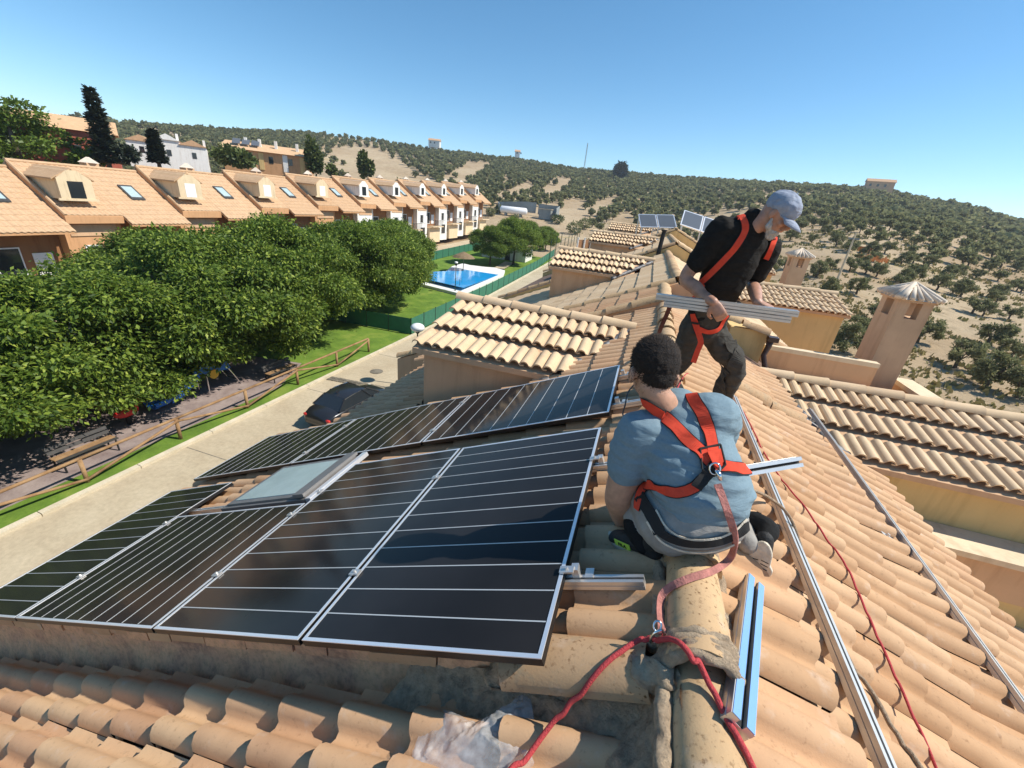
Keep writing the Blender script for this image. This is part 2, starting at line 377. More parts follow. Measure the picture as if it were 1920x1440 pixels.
for r in rs:
    for a in azs:
        A = math.radians(a); X = r * math.sin(A); Y = r * math.cos(A); V.append((X, Y, ground(X, Y)))
for i in range(len(rs) - 1):
    for j in range(na):
        k = (j + 1) % na
        Fc.append((i * na + j, i * na + k, (i + 1) * na + k, (i + 1) * na + j))
g = link('ground', np_mesh('ground', np.array(V), np.array(Fc), 'dirt', smooth=True)); tag(g, kind='structure')
hz = simple('air', (1, 1, 1)); M['haze'] = hz; hn = hz.node_tree.nodes; hn.remove(hn['Principled BSDF']); pv_ = hn.new('ShaderNodeVolumePrincipled'); pv_.inputs['Color'].default_value = (.86, .92, 1.0, 1); pv_.inputs['Density'].default_value = HAZE; pv_.inputs['Anisotropy'].default_value = 0.3
hz.node_tree.links.new(pv_.outputs[0], hn['Material Output'].inputs['Volume'])
b0_ = None
def sheet(name, x0, x1, y0, y1, dz, mat, ny=None, curve=None, kind='structure'):
    ny = ny or max(2, int((y1 - y0) / 3)); b = MB()
    for i in range(ny + 1):
        y = y0 + (y1 - y0) * i / ny; z = base_z(y) + dz; c = curve(y) if curve else 0
        b.v += [(x0 + c, y, z), (x1 + c, y, z)]; b.r += [0, 0]
    for i in range(ny): b.f.append((2 * i, 2 * i + 1, 2 * i + 3, 2 * i + 2)); b.m.append(0); b.sm.append(False)
    o = b.build(name, mat); tag(o, kind=kind); return o
KX = -15.05
sheet('lawn', -31, KX - .12, -14, 74, 0.05, 'grass')
sheet('road', KX + .05, -4.5, -14, 100, 0.008, 'road')
sheet('street', -36.2, -31, -14, 125, 0.02, 'road')
b = MB()
for i in range(38):                                    # kerb stones between lawn and street
    y0 = -8 + i * 2.6; y1 = y0 + 2.58
    b.add([(KX - .13, y0, base_z(y0) + .0), (KX + .06, y0, base_z(y0) + .0), (KX + .06, y1, base_z(y1)), (KX - .13, y1, base_z(y1)),
           (KX - .13, y0, base_z(y0) + .13), (KX + .06, y0, base_z(y0) + .11), (KX + .06, y1, base_z(y1) + .11), (KX - .13, y1, base_z(y1) + .13)],
          [(4, 5, 6, 7), (0, 1, 5, 4), (1, 2, 6, 5), (2, 3, 7, 6), (3, 0, 4, 7)])
o = b.build('kerb', 'kerb'); tag(o, kind='structure')
# cobbled drain strip across the street, stone by stone
ca = G((612, 712)); cb_ = G((700, 738)); 
for i in range(22):
    for j in range(2):
        x = ca.x + (cb_.x + 2.0 - ca.x) * i / 22; y = ca.y + 0.02 * i + j * .24
        if i == 0 and j == 0:
            b = MB(); b.box((0, 0, 0), (.2, .21, .03)); cobble_me = b.mesh('cobble', 'cobble')
        o = link('cobble', cobble_me, None, Matrix.Translation((x, y, -9.6 + .01 + random.uniform(0, .008)))); tag(o, kind='structure')
mh = G((706, 697)); b = MB(); b.tube([(0, 0, 0), (0, 0, .025)], .36, 24); b.tube([(0, 0, .02), (0, 0, .034)], .30, 24)
b.build('manhole_cover', 'cobble', None, Matrix.Translation((mh.x, mh.y, -9.595))); tag(bpy.data.objects['manhole_cover'], 'round worn manhole cover set in the pale concrete street', 'manhole cover')
# expansion joints of the street
for i in range(14):
    y = 3 + i * 6.1; b = MB(); z = base_z(y) + .013; b.box((KX + .1, y, z - .01), (-5, y + .03, z)); tag(b.build('road_joint', 'cobble'), kind='structure')

b = MB(); b.box((-3100, -3100, -300), (3100, 3100, 62)); tag(b.build('haze', 'haze'), kind='stuff')
# ============================================================ TREES
def crown(n, blobs, size, seed, shape='quad', droop=0.3, shell=0.55, aspect=0.55, jit=0.1):
    rg = np.random.default_rng(seed); B = np.array(blobs, dtype=float)      # cx,cy,cz,rx,ry,rz
    vol = (B[:, 3] * B[:, 4] * B[:, 5]) ** (2 / 3); w = vol / vol.sum()
    idx = rg.choice(len(B), n, p=w); d = rg.normal(size=(n, 3)); d /= np.linalg.norm(d, axis=1)[:, None]
    rad = shell + (1 - shell) * rg.random(n) ** 0.6; rad *= 1 + jit * rg.normal(size=n)
    C = B[idx, :3] + d * rad[:, None] * B[idx, 3:6]
    out = d * 0.7 + rg.normal(size=(n, 3)) * 0.55; out[:, 2] -= droop; out /= np.linalg.norm(out, axis=1)[:, None]
    nr = rg.normal(size=(n, 3)) * 0.6; nr[:, 2] += 0.9; sd_ = np.cross(nr, out); sd_ /= (np.linalg.norm(sd_, axis=1)[:, None] + 1e-9)
    s = size * rg.uniform(0.65, 1.35, n)[:, None]
    V = np.empty((n, 4, 3))
    if shape == 'leaf':
        up = np.cross(out, sd_)
        V[:, 0] = C; V[:, 1] = C + out * s * 0.45 + sd_ * s * aspect * .5 + up * s * .06; V[:, 2] = C + out * s; V[:, 3] = C + out * s * 0.45 - sd_ * s * aspect * .5 + up * s * .06
    else:
        V[:, 0] = C - sd_ * s * .5 * aspect; V[:, 1] = C + sd_ * s * .5 * aspect; V[:, 2] = C + sd_ * s * .35 * aspect + out * s; V[:, 3] = C - sd_ * s * .45 * aspect + out * s * .9
    rnd = np.clip(rg.normal(0.45, 0.22, n), 0.01, 1); rnd = np.repeat(rnd, 4)
    return V.reshape(-1, 3), np.arange(n * 4).reshape(n, 4), rnd
def limb_mesh(name, H, r, seed, nl=5, spread=1.6, mat='bark', start=0.45):
    rg = random.Random(seed); b = MB(); b.smooth = True
    p = [(0, 0, -0.2), (rg.uniform(-.1, .1), rg.uniform(-.1, .1), H * .25), (rg.uniform(-.15, .15), rg.uniform(-.15, .15), H * start)]
    b.tube(p, [r * 1.25, r, r * .8], 8)
    top = Vector(p[-1])
    for i in range(nl):
        a = 2 * math.pi * i / nl + rg.uniform(-.4, .4); q = top + Vector((math.cos(a) * spread * .5, math.sin(a) * spread * .5, H * .22))
        e = top + Vector((math.cos(a) * spread, math.sin(a) * spread, H * .42 + rg.uniform(-.2, .3)))
        b.tube([top, q, e], [r * .55, r * .35, r * .12], 6)
    return b.mesh(name, mat)
# --- street trees (broad leaves)
SV = []
for k in range(3):
    rg = random.Random(50 + k); bl = [(0, 0, 4.2, 2.9, 3.0, 1.9)]
    for i in range(58):
        a = rg.uniform(0, 6.283); e = math.asin(rg.uniform(-.75, 1)); rr = 3.7 * rg.uniform(.82, 1.08); q = rg.uniform(.45, .95); bl.append((math.cos(a) * math.cos(e) * rr, math.sin(a) * math.cos(e) * rr, 4.1 + math.sin(e) * 2.55 * rg.uniform(.85, 1.1), q * 1.1, q * 1.1, q * .7))
    for i in range(6):
        a = rg.uniform(0, 6.283); rr = rg.uniform(.2, 1.6); bl.append((math.cos(a) * rr, math.sin(a) * rr, rg.uniform(5.6, 6.5), rg.uniform(.5, 1.0), rg.uniform(.5, 1.0), rg.uniform(.5, .9)))
    V, Fq, rd = crown(70000, bl, 0.175, 100 + k, 'leaf', 0.45, 0.45, 0.5, .19)
    SV.append((np_mesh('street_tree_leaves', V, Fq, 'leaf', rd), limb_mesh('street_tree_trunk', 5.2, .16, 60 + k, 6, 2.0)))
def street_tree(x, y, s, rz, k, label, sz=1.0, dz=0.0, group='broad leaved trees in a row along the lawn'):
    t = empty('street_tree', (x, y, base_z(y) + .05), label, 'tree', group, rz); t.scale = (s, s, s * sz)
    link('trunk', SV[k][1], t); c_ = link('crown', SV[k][0], t, Matrix.Translation((0, 0, dz))); tag(c_, kind='stuff')
st = [(-20.4, -1.0, 1.0, 'nearest broad leaved tree at the left picture edge behind the park bench'),
      (-19.9, 4.2, 1.0, 'second broad leaved tree, its branches hanging over the bench and lawn'),
      (-20.1, 9.3, 1.08, 'broad leaved tree whose low branches cover the blue slide'),
      (-20.2, 14.9, 1.14, 'tall broad leaved tree just beyond the blue slide'),
      (-20.7, 20.2, 1.08, 'broad leaved tree behind the far end of the timber rail fence'),
      (-21.1, 25.8, 1.06, 'broad leaved tree over the corner of the green screen fence'),
      (-21.6, 31.5, 1.02, 'broad leaved tree on the lawn inside the green fence'),
      (-23.6, 37.0, .98, 'broad leaved tree at the near left side of the pool'),
      (-28.0, 43.5, 1.0, 'broad leaved tree left of the pool in front of the pergola'),
      (-25.6, 8.0, .62, 'broad leaved tree in the second line, before the first house across'),
      (-26.8, 17.5, .98, 'broad leaved tree in the second line, before the third house across'),
      (-27.0, 27.0, 1.0, 'broad leaved tree in the second line, before the fourth house across'),
      (-27.6, 35.5, 1.0, 'broad leaved tree in the second line, before the fifth house across')]
for i, (x, y, s, lb) in enumerate(st): street_tree(x, y, s, i * 1.9, i % 3, lb, (.82, .82, .88, .98)[i] if i < 4 else (1.0 if i < 8 else 0.9), -1.0 if i < 4 else -.3)
for i, (px, py, s, lb) in enumerate([((962), 497, .92, 'round tree behind the pool beside the paved path'), (918, 498, .78, 'smaller tree left of the round tree behind the pool'),
                                     (1022, 470, .62, 'small light green tree right of the round tree behind the pool'), (990, 482, .8, 'round tree behind the pool touching the tall net fence')]):
    q = G((px, py)); street_tree(q.x, q.y, s * 1.0, i * 2.2, (i + 1) % 3, lb, 1.0, 0.0, 'trees behind the swimming pool')
# --- olives
OV = []
for k in range(5):
    rg = random.Random(300 + k); bl = []
    for i in range(13):
        a = rg.uniform(0, 6.283); rr = rg.uniform(.3, 1.7); bl.append((math.cos(a) * rr, math.sin(a) * rr, rg.uniform(1.3, 3.2) - rr * .25, rg.uniform(.35, .75), rg.uniform(.35, .75), rg.uniform(.3, .6)))
    V, Fq, rd = crown(3000, bl, 0.20, 310 + k, 'quad', 0.1, 0.1, 0.6, .22)
    OV.append((np_mesh('olive_leaves', V, Fq, 'olive', rd), limb_mesh('olive_trunk', 2.6, .17, 320 + k, 4, .9, 'bark', .35)))
OVM = []
for k in range(4):
    rg = random.Random(400 + k); bl = []
    for i in range(5):
        a = rg.uniform(0, 6.283); rr = rg.uniform(.3, 1.1); bl.append((math.cos(a) * rr, math.sin(a) * rr, rg.uniform(1.4, 2.6), rg.uniform(.8, 1.15), rg.uniform(.8, 1.15), rg.uniform(.6, .9)))
    OVM.append((crown(560, bl, 0.48, 410 + k, 'quad', 0.0, 0.1, 0.8, .22), crown(110, bl, 1.2, 450 + k, 'quad', 0.0, 0.1, 0.95)))
OMM = [np_mesh('olive_leaves_mid', a[0][0], a[0][1], 'olive', a[0][2]) for a in OVM]
ORD = ['first', 'second', 'third', 'fourth', 'fifth', 'sixth', 'seventh', 'eighth', 'ninth', 'tenth']
near_px = [(1592, 509), (1622, 514), (1689, 531), (1704, 527), (1740, 501), (1772, 522), (1813, 501), (1852, 510), (1905, 509), (1800, 556), (1914, 548),
           (1822, 588), (1842, 592), (1605, 552), (1720, 642), (1790, 690), (1850, 645), (1893, 672), (1616, 640), (1700, 600), (1712, 575), (1762, 470), (1590, 470),
           (1480, 452), (1470, 505), (1530, 520), (1555, 505), (1545, 560), (1905, 745), (1845, 728), (1580, 660), (1640, 600), (1865, 560), (1545, 440), (1890, 600)]
trees = []
for p in near_px:
    q = G(p); trees.append((q.x, q.y, q.z, random.uniform(.52, .75), 1 + near_px.index(p)))
def inpoly(p, poly):
    x, y = p; c = False; n = len(poly)
    for i in range(n):
        x1, y1 = poly[i]; x2, y2 = poly[(i + 1) % n]
        if (y1 > y) != (y2 > y) and x < (x2 - x1) * (y - y1) / (y2 - y1) + x1: c = not c
    return c
bare = [[(560, 290), (640, 272), (700, 274), (760, 300), (820, 345), (800, 372), (560, 372)], [(826, 338), (880, 300), (925, 303), (870, 345)],
        [(1000, 365), (1045, 330), (1075, 335), (1030, 372)], [(925, 365), (985, 340), (1000, 350), (960, 372)],
        [(1090, 395), (1150, 365), (1165, 372), (1110, 415)], [(1120, 432), (1165, 395), (1190, 400), (1160, 440)],
        [(880, 400), (1100, 370), (1120, 480), (880, 520)], [(1395, 425), (1560, 425), (1620, 700), (1400, 700)]]
thin = [[(90, 200), (310, 210), (310, 232), (90, 232)], [(1400, 420), (1920, 480), (1920, 900), (1500, 900)]]
ca_, sa_ = math.cos(.62), math.sin(.62); GS = 5.2
rg = random.Random(9)
for i in range(-95, 96):
    for j in range(-95, 96):
        u = i * GS + rg.uniform(-1.1, 1.1); v = j * GS * 1.02 + rg.uniform(-1.1, 1.1); X = u * ca_ - v * sa_; Y = u * sa_ + v * ca_
        r = math.hypot(X, Y)
        if Y < 8 or r > 425 or r < 74: continue
        a = math.degrees(math.atan2(X, Y))
        if a < -68 or a > 38: continue
        if r < float(np.interp(a, R0A, R0V)) + 6 and a < 12: continue
        if a < -25 and r < 140: continue
        z = ground(X, Y); p = proj((X, Y, z + 1))
        if p[0] < -60 or p[0] > 1990: continue
        if any(inpoly(p, q) for q in bare): 
            if rg.random() > .05: continue
        if inpoly(p, thin[0]) and rg.random() > .3: continue
        if a > 12 and r < 118 and rg.random() > .62: continue
        if noise.noise(Vector((X * .018, Y * .018, 9))) > 0.42 and rg.random() > .25: continue
        trees.append((X, Y, z, rg.uniform(.62, 1.0) * (.92 if r > 150 else (.74 if r < 110 else .85)), 0))
nl = {}
BAND = sorted(near_px, key=lambda p: -p[1])
for b_ in range(5):
    L_ = sorted(BAND[b_ * 7:(b_ + 1) * 7], key=lambda p: -p[0])
    for r_, p in enumerate(L_): nl[near_px.index(p) + 1] = 'olive tree on bare soil, %s from right in %s band up slope' % (ORD[r_], ORD[b_])
trees.sort(key=lambda t: (t[0] ** 2 + t[1] ** 2) * (0.2 if t[4] else 1))
ft = []
for i, (X, Y, z, s, nr) in enumerate(trees):
    if i < 300:
        r = math.hypot(X, Y)
        lb = 'grey green olive tree standing on pale soil among the planted rows of the slope' if not nr else nl[nr]
        t = empty('olive_tree', (X, Y, z), lb, 'olive tree', 'olive trees of the orchard rows' if not nr else 'scattered near olive trees', rg.uniform(0, 6.28)); t.scale = (s, s, s * rg.uniform(.9, 1.1))
        k = rg.randrange(4)
        link('trunk', OV[k][1], t); tag(link('crown', OV[k][0] if (r < 105 or nr) else OMM[k], t), kind='stuff')
    else: ft.append((X, Y, z, s))
VV = []; RR = []
for X, Y, z, s in ft:
    k = rg.randrange(4); V, _, rd = OVM[k][0] if math.hypot(X, Y) < 150 else OVM[k][1]; a = rg.uniform(0, 6.28); c, s_ = math.cos(a) * s, math.sin(a) * s
    W_ = np.empty_like(V); W_[:, 0] = V[:, 0] * c - V[:, 1] * s_ + X; W_[:, 1] = V[:, 0] * s_ + V[:, 1] * c + Y; W_[:, 2] = V[:, 2] * s + z
    VV.append(W_); RR.append(np.clip(rd + rg.uniform(-.15, .15), 0.01, 1))
VV = np.concatenate(VV); RR = np.concatenate(RR)
o = link('olive_grove', np_mesh('olive_grove', VV, np.arange(len(VV)).reshape(-1, 4), 'olive', RR)); tag(o, 'distant rows of dark olive trees covering the hills', 'olive grove', kind='stuff')
print('olives', len(trees))
# dry weeds and low scrub between the olives on the near slope
V = []; RR = []; rg2 = np.random.default_rng(77); cnt = 0
for i in range(9000):
    r = 26 + 130 * rg2.random() ** 1.2; a = math.radians(8 + 30 * rg2.random()) if i % 3 else math.radians(-8 + 18 * rg2.random()); X = r * math.sin(a); Y = r * math.cos(a)
    if i % 3 == 0 and r < 95: continue
    if noise.noise(Vector((X * .12, Y * .12, 5))) < 0.02 and rg2.random() > .15: continue
    z = ground(X, Y); s = .10 + .22 * rg2.random() ** 2 + r * .0012
    for k in range(4):
        an = rg2.random() * 6.28; d = np.array([math.cos(an), math.sin(an), 0]) * s; p = np.array([X, Y, z - .02]) + np.array([rg2.normal() * s * .7, rg2.normal() * s * .7, 0]); u = np.array([rg2.normal() * .3, rg2.normal() * .3, 1]) * s * 1.1
        V += [p - d * .5, p + d * .5, p + d * .2 + u, p - d * .3 + u * .8]; v_ = rg2.random(); RR += [v_] * 4
M['weeds'] = leaf_mat('dry_weeds', [(0.0, (0.30, 0.23, 0.09)), (0.6, (0.36, 0.30, 0.13)), (1.0, (0.16, 0.17, 0.06))], 0.2, 0.9)
tag(link('dry_weeds', np_mesh('dry_weeds', np.array(V), np.arange(len(V)).reshape(-1, 4), 'weeds', RR)), 'dry yellowish weeds scattered over the pale orchard soil', 'weeds', kind='stuff')
# --- other background plants
def blobtree(name, q, blobs, n, size, mat, label, cat='tree', trunk=1.0, group=None, seed=1, droop=0.0, shape='quad', shell=.4, aspect=.6):
    t = empty(name, q, label, cat, group); V, Fq, rd = crown(n, blobs, size, seed, shape, droop, shell, aspect)
    b = MB(); b.smooth = True; b.tube([(0, 0, -.3), (0.05, 0, trunk * .5), (0, 0, trunk)], [trunk * .06 + .06, trunk * .045 + .04, .04], 8); b.build('trunk', 'bark', t)
    tag(link('crown', np_mesh('crown', V, Fq, mat, rd), t), kind='stuff'); return t
def atY(px, py, d):       # point along the pixel ray at horizontal distance d
    r = ray((px, py)); k = d / math.hypot(r.x, r.y); return r * k
# stone pine far left
q = atY(40, 308, 62); rg = random.Random(5)
bl = [(rg.uniform(-5.5, 4), rg.uniform(-6, 8), rg.uniform(0, 6), rg.uniform(1.6, 2.6), rg.uniform(1.6, 2.6), rg.uniform(1.0, 1.7)) for _ in range(26)] + [(0, 1.5, 7.5, 3.0, 3.2, 1.9), (-1, 1, 6.2, 3.0, 3.0, 1.8)]
pine_ = blobtree('pine_tree', q, bl, 15000, .42, 'pine', 'big bright green pine behind the roofs at the left picture edge', trunk=7, seed=11, shell=.5); pine_.scale = (.62, .62, .56)
def conifer(q, H, R, label, seed):
    t = empty('conifer_tree', q, label, 'tree', 'dark conifers behind the roofs'); rg = np.random.default_rng(seed); VS = []; 
    b = MB(); b.tube([(0, 0, -1), (0, 0, H * .55), (0.12, 0, H)], [.22, .12, .03], 6); b.build('trunk', 'bark', t)
    n = 4200; h = 1 - rg.random(n) ** .75; a = rg.random(n) * 6.283; lay = (np.floor(h * 17) + rg.random(n) * .35) / 17
    rr = R * (1 - lay) ** .8 * rg.random(n) ** .5 * (0.65 + .35 * np.sin(a * 3 + np.floor(h * 17) * 2.1)); z = lay * H - rr * .18
    C = np.stack([np.cos(a) * rr, np.sin(a) * rr, z], 1); o = np.stack([np.cos(a), np.sin(a), rg.normal(0.15, .3, n)], 1)
    s = rg.uniform(.25, .55, n)[:, None]; sd_ = np.stack([-np.sin(a), np.cos(a), rg.normal(0, .4, n)], 1)
    V = np.stack([C - sd_ * s * .3, C + sd_ * s * .3, C + o * s + sd_ * s * .1, C + o * s - sd_ * s * .1], 1).reshape(-1, 3)
    tag(link('crown', np_mesh('crown', V, np.arange(n * 4).reshape(n, 4), 'conifer', np.repeat(rg.random(n), 4)), t), kind='stuff')
conifer(atY(203, 302, 60), 6.1, 1.15, 'tall pointed dark conifer standing beside the red house', 3)
conifer(atY(297, 302, 62), 2.9, .8, 'shorter dark conifer in front of the white house', 4)
blobtree('palm_tree', atY(240, 303, 60), [(0, 0, .7, .9, .9, .6)], 700, .5, 'conifer', 'dark palm-like tree between the tall conifer and white house', seed=5, aspect=.25)
blobtree('green_bush', atY(437, 305, 75), [(0, 0, .8, 2.3, 2.3, 1.0), (1.8, 0, .5, 1.6, 1.6, .8)], 1500, .5, 'shrub', 'green tree in front of the orange apartment block', seed=6)
blobtree('tall_shrub', atY(588, 322, 80), [(0, 0, 2.2, .9, .9, 2.4), (.9, 0, 1.6, .7, .7, 1.6)], 1300, .5, 'shrub', 'tall upright tree at the right end of the orange block', seed=7)
blobtree('tall_shrub', atY(682, 328, 90), [(0, 0, 1.9, .8, .8, 2.1), (1.5, 0, 1.2, .6, .6, 1.3)], 900, .5, 'shrub', 'thin pale tree in front of the bare earth knoll', seed=8)
blobtree('small_shrub', atY(622, 326, 88), [(0, 0, .6, .9, .9, .8)], 300, .45, 'shrub', 'small shrub at the foot of the bare earth knoll', seed=9)
blobtree('round_tree', atY(1160, 341, 330), [(0, 0, 7.0, 4.4, 4.4, 5.2), (0, 1, 3.0, 3.6, 3.6, 2.6)], 2600, 1.3, 'conifer', 'single dark round tree standing on the skyline', trunk=3, seed=10)
blobtree('green_shrub', Vector((6.2, 13.8, -5.6)), [(0, 0, .8, .7, .8, 1.0), (.3, .5, .4, .6, .6, .7), (0, -.5, .2, .6, .6, .7)], 2600, .13, 'leaf', 'dark green bush between the yellow dormer and tall chimney', seed=12, shape='leaf')
for i, (px, py, s_) in enumerate([(1075, 440, 1.5), (1045, 420, 1.2), (920, 405, 1.0), (935, 400, .9), (1130, 452, 1.0), (1185, 455, .8), (1095, 430, 1.3)]):
    q = G((px, py)); blobtree('orchard_shrub', q, [(0, 0, 1.3 * s_, 1.6 * s_, 1.6 * s_, 1.1 * s_)], 500, .4, 'olive' if i % 2 == 0 else 'shrub', ['bushy olive shrub right of the court near the net fence', 'small shrub just right of the equipment hut', 'shrub left of the white gas tank', 'low shrub at the left end of the gas tank', 'shrub beside the low dark court wall with white posts', 'yellowish shrub at the edge of the second left dormer roof', 'rounded shrub between the tank yard and the court'][i], 'shrub', .8, 'shrubs round the tank yard', 20 + i)

# ============================================================ PARK, POOL
# timber fence: straight top rail, zigzag lower rail
fz = lambda y: base_z(y) + .05
ys = [0.5 + 2.96 * i for i in range(8)]; FX = -15.6
fe = empty('timber_fence', (FX, ys[0], fz(ys[0])), 'rustic timber post and rail fence along the lawn edge', 'fence')
def ft_(P): return Vector(P) - Vector((FX, ys[0], fz(ys[0])))
for i, y in enumerate(ys):
    b = MB(); b.smooth = True; b.tube([ft_((FX, y, fz(y) - .1)), ft_((FX, y, fz(y) + .86))], .065, 8); b.build('post', 'wood', fe)
    if i:
        y0 = ys[i - 1]
        b = MB(); b.smooth = True; b.tube([ft_((FX - .02, y0, fz(y0) + .88)), ft_((FX - .02, y, fz(y) + .88))], .052, 8); b.build('rail', 'wood', fe)
        za, zb = (.12, .80) if i % 2 else (.80, .12)
        b = MB(); b.smooth = True; b.tube([ft_((FX + .05, y0, fz(y0) + za)), ft_((FX + .05, y, fz(y) + zb))], .048, 8); b.build('rail', 'wood', fe)
y = ys[0]; b = MB(); b.smooth = True; b.tube([ft_((FX, -5, fz(y) + .88)), ft_((FX, y, fz(y) + .88))], .05, 8); b.build('rail', 'wood', fe)
b = MB(); b.smooth = True; b.tube([ft_((FX + .05, -3, fz(y) + .75)), ft_((FX + .05, y, fz(y) + .1))], .05, 8); b.build('rail', 'wood', fe)
# gravel under the play equipment
b = MB(); b.prism([(-20.8, 3.0, -9.546), (-16.2, 3.6, -9.546), (-16.1, 14.6, -9.546), (-17.5, 17.6, -9.546), (-20.8, 17, -9.546)], (0, 0, .01)); tag(b.build('gravel', 'gravel'), kind='structure')
# bench
def bench(x, y, rz, label):
    t = empty('park_bench', (x, y, -9.55), label, 'bench', None, rz)
    for s in (-.75, .75):
        b = MB(); b.tube([(s, .25, 0), (s, .22, .45), (s, -.25, .45), (s, -.28, 0)], .03, 6); b.tube([(s, .22, .45), (s, .36, .85)], .03, 6); b.build('leg', 'rubber', t)
    for k in range(3): b = MB(); b.box((-.85, -.26 + k * .16, .455), (.85, -.14 + k * .16, .49)); b.build('slat', 'wood' if k else 'darkmetal', t)
    for k in range(2): b = MB(); b.obox((-.85, .25 + k * .06, .56 + k * .15), (1.7, 0, 0), (0.02, -.03, 0), (0, .04, .11)); b.build('slat', 'darkmetal', t)
q = G((185, 868), -9.5 + 9.6); bench(-16.9, 7.2, math.pi / 2, 'dark park bench behind the timber fence at lower left')
bench(-16.9, 15.6, math.pi / 2, 'small dark bench behind the middle of the timber fence')
# slide
sl = empty('playground_slide', (-18.3, 12.4, -9.54), 'blue plastic playground slide in the shade of the trees', 'slide'); sl.scale = (.85, .85, .85)
def chute(path, wd):
    b = MB(); b.smooth = True; n = len(path)
    prof = [(-wd, .34), (-wd * .95, .1), (-wd * .6, 0), (wd * .6, 0), (wd * .95, .1), (wd, .34)]
    for i, (x, y, z) in enumerate(path):
        for a, h in prof: b.v.append((x + a, y, z + h)); b.r.append(0)
    for i in range(n - 1):
        for j in range(5): b.f.append((i * 6 + j, i * 6 + j + 1, i * 6 + j + 7, i * 6 + j + 6)); b.m.append(0); b.sm.append(True)
    return b
c1 = chute([(0, -2.6, .35), (0, -2.0, .38), (0, -1.2, .75), (0, -.2, 1.35), (0, .3, 1.5)], .42); o = c1.build('slide_chute', 'blueplastic', sl)
o.modifiers.new('s', 'SOLIDIFY').thickness = .05
for sx in (-1, 1):
    b = MB(); b.smooth = True; b.add([], []); pts = [(sx * .5, -.4, 1.45), (sx * .5, .0, 2.3), (sx * .5, .6, 2.65), (sx * .5, 1.1, 2.3), (sx * .5, 1.4, 1.2), (sx * .5, .4, 1.25)]
    b.smooth = False; b.prism(pts, (.06 * sx, 0, 0)); b.build('side_panel', 'blueplastic', sl)
    b = MB(); b.prism([(sx * .47, -1.9, .4), (sx * .47, -1.6, 1.25), (sx * .47, -.9, 1.15), (sx * .47, -.5, 1.7), (sx * .47, -.3, 1.25), (sx * .47, -1.2, .6)], (.05 * sx, 0, 0)); b.build('side_panel', 'blueplastic', sl)
b = MB(); b.box((-.55, -.1, 1.4), (.55, 1.2, 1.47)); b.build('platform', 'blueplastic', sl)
for sx in (-.4, .4):
    b = MB(); b.tube([(sx, 1.2, 1.5), (sx, 2.0, 0)], .03, 6); b.build('ladder_rail', 'chrome', sl); b = MB(); b.tube([(sx, .1, 1.4), (sx, .1, 0)], .03, 6); b.build('leg', 'chrome', sl)
for k in range(4): b = MB(); b.tube([(-.4, 1.3 + k * .17, 1.3 - k * .32), (.4, 1.3 + k * .17, 1.3 - k * .32)], .025, 6); b.build('rung', 'chrome', sl)
b = MB(); b.tube([(.56, .4, 1.2), (.6, .4, 1.2)], .26, 16); b.build('wheel_toy', 'yellowplastic', sl)
rk = empty('spring_rocker', (-18.2, 9.3, -9.54), 'red spring rocker toy at the foot of the blue slide', 'rocker')
b = MB(); b.tube([(0, 0, 0), (0, 0, .35)], .09, 10); b.build('spring', 'rubber', rk)
b = MB(); b.smooth = True; b.sphere((0, 0, .55), .3, 12, 8, (.6, 1.5, .7)); b.sphere((0, .45, .85), .18, 10, 6); b.build('seat', 'redplastic', rk)
for sx in (-1, 1): b = MB(); b.sphere((sx * .25, .2, .8), .07, 8, 6); b.build('handle', 'redplastic', rk)
# green screened fence
def screen_fence(P0, P1, h, label, step=1.95, mats=('greenmetal', 'greenscreen')):
    P0 = Vector(P0); P1 = Vector(P1); L = (P1 - P0).length; n = max(1, round(L / step)); t = empty('screen_fence', P0, label, 'fence', 'green screened fence sections round the pool lawn'); 
    for i in range(n + 1):
        q = P0.lerp(P1, i / n) - P0
        if i == 0: b = MB(); b.tube([(0, 0, -.1), (0, 0, h + .04)], .035, 6); pm = b.mesh('post', mats[0])
        link('post', pm, t, Matrix.Translation(q))
        if i < n:
            q2 = P0.lerp(P1, (i + 1) / n) - P0; b = MB(); d = (q2 - q).normalized() * .04; nn = Vector((-d.y, d.x, 0)).normalized() * .012
            b.obox(q + d + Vector((0, 0, .06)), (q2 - q) - d * 2, nn, (0, 0, h - .08)); b.build('screen_panel', mats[1], t)
zf = lambda x, y, d=.03: (x, y, base_z(y) + d)
screen_fence(zf(KX - .25, 25.9), zf(KX - .25, 41), 1.25, 'green screened fence beside the street, nearest stretch with dark posts')
screen_fence(zf(KX - .25, 41), zf(KX - .25, 62), 1.25, 'green screened fence beside the street along the swimming pool')
screen_fence(zf(KX - .25, 62), zf(KX - 1.2, 78), 1.25, 'green screened fence beside the street beyond the swimming pool')
screen_fence(zf(KX - .25, 25.9), zf(-30, 25.2), 1.25, 'green screened fence crossing the lawn under the trees')
screen_fence(zf(-29.8, 42), zf(-29.5, 75), 1.3, 'green screened fence in front of the pergola across the pool')
